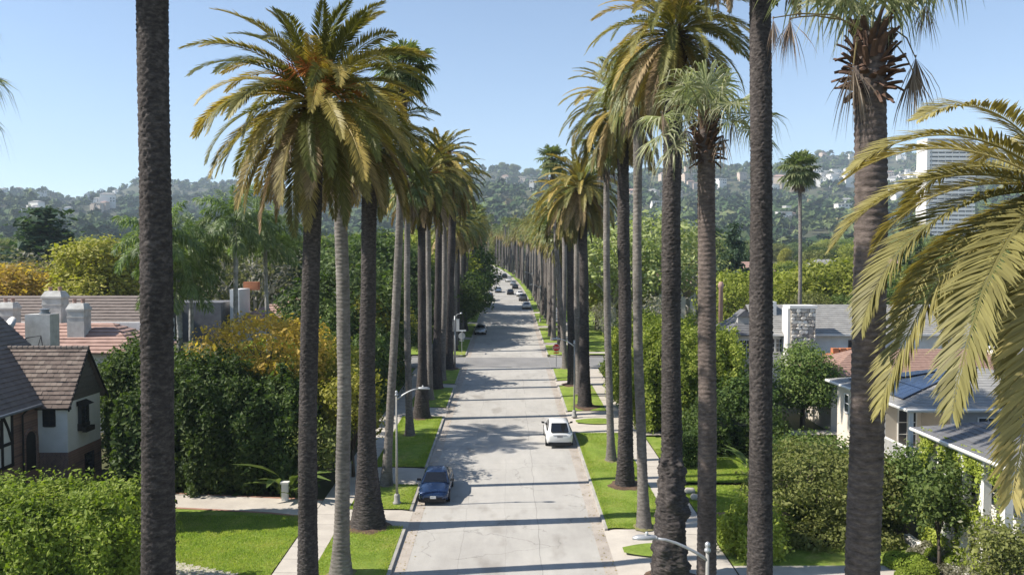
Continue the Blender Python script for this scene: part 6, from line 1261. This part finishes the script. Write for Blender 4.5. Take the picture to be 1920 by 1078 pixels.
def woodmat():
    m, n, l, b = nt('woodland'); b.inputs['Roughness'].default_value = .8; b.inputs['Specular IOR Level'].default_value = .1; g_ = n.new('ShaderNodeAttribute'); g_.attribute_name = 'kind'; g2 = n.new('ShaderNodeNewGeometry')
    r = ramp(n, [(0, (0.028, 0.052, 0.022)), (.35, (0.06, 0.098, 0.036)), (.6, (0.098, 0.13, 0.048)), (.8, (0.14, 0.165, 0.068)), (.93, (0.15, 0.145, 0.08)), (1, (0.18, 0.15, 0.075))]); l.new(g_.outputs['Fac'], r.inputs[0])
    f = math_(n, l, 'MULTIPLY_ADD', g2.outputs['Random Per Island'], .5, .75); cc = n.new('ShaderNodeCombineColor'); [l.new(f, cc.inputs[i_]) for i_ in range(3)]; l.new(mixc(n, l, 1, r.outputs[0], cc.outputs[0], 'MULTIPLY'), b.inputs['Base Color']); return m
M['wood'] = woodmat()
def wood(name, label, n, y0, y1, seed, nq, smin, smax, pw=1.0, xlim=None):
    """trees too far off to pick apart: each a loose cluster of leaf clumps"""
    g = np.random.default_rng(seed); y = y0 + (y1 - y0) * g.random(n) ** pw; px = g.uniform(-260, 2200, n); x = (px - 952) / FPX * y
    keep = np.ones(n, bool)
    if xlim: keep &= ~((np.abs(x - road_x(y)) < 13) & (y < 640))
    keep &= (np.sin(x * .013 + 1) * np.sin(y * .011) + g.normal(0, .5, n)) > -.95
    x, y = x[keep], y[keep]; n = len(x); z = hill_h(x, y); s = g.uniform(smin, smax, n) * np.where(g.random(n) < .12, 1.35, 1); tall = g.uniform(.8, 1.5, n); kd = np.clip(g.beta(2, 3, n) + .12 * np.sin(x * .01 + y * .013), 0, 1)
    d = norm(g.normal(0, 1, (n, nq, 3))); d[..., 2] = np.abs(d[..., 2]) * 1.0 - .15; P = np.stack([x, y, z], 1)[:, None] + d * (s * .52)[:, None, None] * np.stack([np.ones(n), np.ones(n), tall], 1)[:, None] * g.uniform(.6, 1.05, (n, nq, 1)); P[..., 2] += (s * .45 * tall)[:, None]
    V, F = leaves(P.reshape(-1, 3), d.reshape(-1, 3), 1.0, g, up=.5, aspect=.85); sz = np.repeat(s * .44, nq); c = np.repeat(P.reshape(-1, 3), 4, 0); V = c + (V - c) * np.repeat(sz, 4)[:, None]
    me = np_mesh(name, V, F, M['wood']); at_ = me.attributes.new('kind', 'FLOAT', 'FACE'); at_.data.foreach_set('value', np.repeat(kd, nq).astype(np.float32)); o = new_obj(name, me); tag(o, label, 'woodland', kind='stuff'); return o
wood('garden_woodland', 'far mass of garden trees at the foot of the hills', 2600, 520, 900, 5, 60, 8, 13, xlim=True); wood('hillside_woodland', 'wooded hillside below the ridge', 9500, 880, 2450, 6, 30, 6, 17, 1.15)
# tree tops that stand out along the ridge
RT = []
for i in range(150):
    g = random.Random(i); px = g.uniform(-100, 2050); y = 2300 + 250 * math.sin(px * .004) - g.uniform(0, 60); x = (px - 952) / FPX * y; z = float(hill_h(x, y)); key = g.choice(['cedar', 'round', 'dense', 'cypress', 'round2'])
    cm, tm, h0 = KIND[key]; sc = g.uniform(12, 24) / h0; root = thing('ridge_tree', {'cedar': 'conifer', 'cypress': 'pointed tree'}.get(key, 'rounded tree') + ' standing on the skyline of the ridge', 'tree', (x, y, z - 1), 0, 'trees on the ridge'); new_obj('crown', cm, root, (0, 0, 0), (0, 0, g.uniform(0, 6)), (sc, sc, sc)); new_obj('trunk', tm, root, (0, 0, 0), (0, 0, 0), (sc, sc, sc))
# houses on the hillside
def hill_point(px, py):
    v = ray(px, py); c = Vector(cam.location); t = 640.0
    while t < 3200:
        p = c + v * (t / v.y)
        if p.z <= float(hill_h(p.x, p.y)): return p
        t += 6
    p = c + v * (2250 / v.y); p.z = float(hill_h(p.x, p.y)); return p
M['hwhite'] = mat('far_white_wall', (0.75, 0.73, 0.69), (0.66, 0.64, 0.6), .1, .8); M['htan'] = mat('far_tan_wall', (0.52, 0.43, 0.34), (0.45, 0.37, 0.3), .1, .8); M['hglass'] = glassmat('far_window', (0.05, 0.06, 0.07), .2)
def hill_house_mesh(w, d_, h, flat, seed):
    g = random.Random(seed); k = MB(); k.box(-w / 2, w / 2, -d_ / 2, d_ / 2, -12, h); w2 = w * g.uniform(.4, .7); k.box(-w / 2 - .5, -w / 2 - .5 + w2, -d_ / 2 - 2.5, d_ / 2 - 1, -12, h * g.uniform(.5, .62)); k.cur = 1
    if not flat: o = .6; k.add([(-w / 2 - o, -d_ / 2 - o, h), (w / 2 + o, -d_ / 2 - o, h), (w / 2 + o, d_ / 2 + o, h), (-w / 2 - o, d_ / 2 + o, h), (-w / 4, 0, h + 2), (w / 4, 0, h + 2)], [(0, 1, 5, 4), (1, 2, 5), (2, 3, 4, 5), (3, 0, 4)])
    else: k.box(-w / 2 - .5, w / 2 + .5, -d_ / 2 - .8, d_ / 2 + .5, h, h + .4)
    k.cur = 2; nw = max(2, int(w / 3.2))
    for fl in range(max(1, int(h / 3.3))):
        for i in range(nw): a = -w / 2 + w * (i + .2) / nw; k.box(a, a + w / nw * .6, -d_ / 2 - .08, -d_ / 2 + .1, fl * 3.3 + 1, fl * 3.3 + 2.6); 
    return k
HM = []
for i in range(8):
    k = hill_house_mesh(12 + 2.2 * (i % 4), 9, 4.5 + 2.6 * (i % 3), i % 2, i); k2 = MB(); 
    HM.append(k)
def hill_house(px, py, i, white, sc=1.0, group='houses on the hillside', label=None):
    p = hill_point(px, py); k = HM[i % 8]
    root = thing('hillside_house', label or ('white house' if white else 'tan house') + ' among trees on the hillside', 'house', (p.x, p.y, float(hill_h(p.x, p.y)) + 6.5), random.uniform(-.5, .5), group); root.scale = (sc * .95,) * 3
    for nm, c, mm in (('wall', 0, 'hwhite' if white else 'htan'), ('roof', 1, 'hwhite' if i % 2 else 'redtile' if not white else 'greyroof'), ('windows', 2, 'hglass')):
        kk = MB(); used = {}
        for f, m_ in zip(k.f, k.m):
            if m_ == c: kk.add([k.v[q] for q in f], [tuple(range(len(f)))])
        if kk.f:
            o = kk.build(nm, M[mm], root)
            if nm == 'windows': o.name = 'window_band'; o['kind'] = 'stuff'
hs = np.random.default_rng(12); j = 0
HZ = ['in the bright cluster above the lone fan palm', 'in the bright cluster beside the tower', 'below the bright cluster, above the round trees', 'high above the lone fan palm', 'below the tower cluster', 'on the slope behind the straight palm trunk', 'on the slope behind the reddish fan palm', 'beside the top of the tower', 'high on the slope left of the thickest trunk', 'low on the slope above the cedar', 'on the slope under the largest palm crown', 'on the slope at the end of the street', 'lower on the slope behind the gnarled palm', 'at the foot of the hill near the lone fan palm', 'at the foot of the hill by the thick fan palm', 'on the ridge at the picture edge', 'on the slope behind the left palm crowns', 'along the ridge line']
for ci, (cx, cy, sx, sy, n, wh) in enumerate(((1575, 340, 42, 13, 30, .92), (1695, 340, 36, 14, 26, .92), (1585, 398, 14, 7, 5, .9), (1495, 345, 30, 14, 6, .6), (1670, 375, 20, 8, 4, .9), (1420, 352, 90, 18, 9, .6), (1250, 345, 80, 14, 7, .5), (1860, 300, 40, 16, 7, .7), (190, 378, 60, 16, 8, .7), (85, 410, 45, 14, 6, .8), (520, 370, 25, 6, 3, .9), (980, 352, 50, 12, 4, .4), (1230, 372, 90, 22, 7, .6), (1480, 420, 30, 10, 4, .7), (1640, 430, 30, 10, 3, .7), (60, 365, 50, 8, 4, .5), (660, 372, 60, 10, 4, .6), (1540, 300, 120, 8, 8, .6))):
    for _ in range(n): w_ = hs.random() < wh; hill_house(cx + hs.normal(0, sx * .6), cy + hs.normal(0, sy * .6), j, w_, hs.uniform(.8, 1.5), label=('white' if w_ else 'tan') + (' flat roofed' if j % 2 else ' pitched roof') + ' house ' + HZ[ci]); j += 1
# the tower
td = 660.0; tl = at(1736, 400, td); tr = at(1828, 400, td); ztop = at(1780, 262, td).z; zb = float(hill_h((tl.x + tr.x) / 2, td + 10)); root = thing('apartment_tower', 'tall white apartment tower with stacked balcony bands behind the palm fronds', 'tower', ((tl.x + tr.x) / 2, td + 8, zb))
w = (tr.x - tl.x) / 2; H = ztop - zb; k = MB(); k.box(-w + 1.4, w - 1.2, -6.2, 8, 0, H - 1); k.build('core_wall', M['hglass'], root); k = MB(); k.box(-w, -w + 2.6, -8.2, 8.6, -3, H); k.build('end_wall', M['hwhite'], root); k = MB(); k.box(-w, w, -8.3, 8.6, H, H + 1.2); k.build('parapet', M['hwhite'], root)
nf = int(H / 3.35)
for i in range(nf): z = H * (i + .1) / nf; k = MB(); k.box(-w + 2.6, w, -8.0, 8.4, z, z + 2.15); k.build('balcony_band', M['hwhite'], root)
for i in range(7): x = -w + 4 + i * (2 * w - 6) / 6; k = MB(); k.box(x, x + .5, -7.4, -6.2, 0, H - 1.2); k.build('wall_fin', M['hwhite'], root)
# a few roofs among the far gardens
gg = np.random.default_rng(44)
for i, (px, d, wall, roof) in enumerate(((1235, 150, 'stucco', 'pinktile'), (1270, 160, 'stucco', 'greyroof'), (1410, 190, 'cream', 'redtile'), (1560, 210, 'white', 'greyroof'), (300, 170, 'stucco', 'redtile'), (520, 190, 'white', 'shingle_far'), (230, 240, 'cream', 'redtile'), (1650, 260, 'white', 'redtile'), (1330, 240, 'cream', 'shingle_far'), (130, 300, 'white', 'greyroof'))):
    x = at(px, 500, d).x; lab = ['house with pinkish roof and white wall behind the sycamores', 'pale grey roofed house beside the reddish palm trunk', 'red roofed house behind the straight palm trunk', 'white house behind the bright round trees', 'red roofed house behind the thickest trunk', 'brown roofed house behind the queen palms', 'distant red roofed house beyond the upright yellow trees', 'red roofed house beyond the thick fan palm', 'brown roofed house beyond the conifers', 'distant pale roofed house beyond the cedar'][i]
    plain_house('garden_house', lab, x - 7, x + 7, d, d + 10, 6.3, 2.8, wall, roof, n=8, wins=[('y-', x - 5 + q * 3.2, x - 3.6 + q * 3.2, 3.8, 5.3, d) for q in range(4)], course=(0,))
p = at(1352, 520, 105); k = MB(); k.lathe([(.3, 0), (.3, 8.6), (.38, 8.7), (.38, 9.0), (.25, 9.4)], 10); o = k.build('round_chimney', M['redtile'], None, True, loc=(p.x, 105, gz(105))); tag(o, 'slim round terracotta chimney beside the reddish fan palm', 'chimney')

# ------------------------------------------------------------------ haze
m, n, l, b = nt('haze'); n.remove(b); pv = n.new('ShaderNodeVolumePrincipled'); pv.inputs['Color'].default_value = (0.72, 0.86, 1.0, 1); pv.inputs['Density'].default_value = HAZE; pv.inputs['Anisotropy'].default_value = 0.0
l.new(pv.outputs[0], n['Material Output'].inputs['Volume']); k = MB(); k.box(-2700, 2700, -220, 3600, -12, 560); tag(k.build('haze', m), 'thin bluish haze in the air over the whole place', 'haze', kind='stuff')

# leaf litter and dry frond scraps along the gutters
g = np.random.default_rng(8); n = 1500; sd_ = np.where(g.random(n) < .5, -1, 1); y = 28 + 70 * g.random(n) ** 1.4; off = np.abs(g.normal(0, .45, n)); x = sd_ * (KX - .05 - np.minimum(off, 2.2)); P = np.stack([x, y, SLOPE * y + .016], 1)
V, F = leaves(P, np.tile([0, 0, 1.0], (n, 1)), .075, g, up=3, spread=.2); tag(new_obj('leaf_litter', np_mesh('leaf_litter', V, F, M['leaf_orange'])), 'dry leaf litter along the gutters', 'leaf litter', kind='stuff')
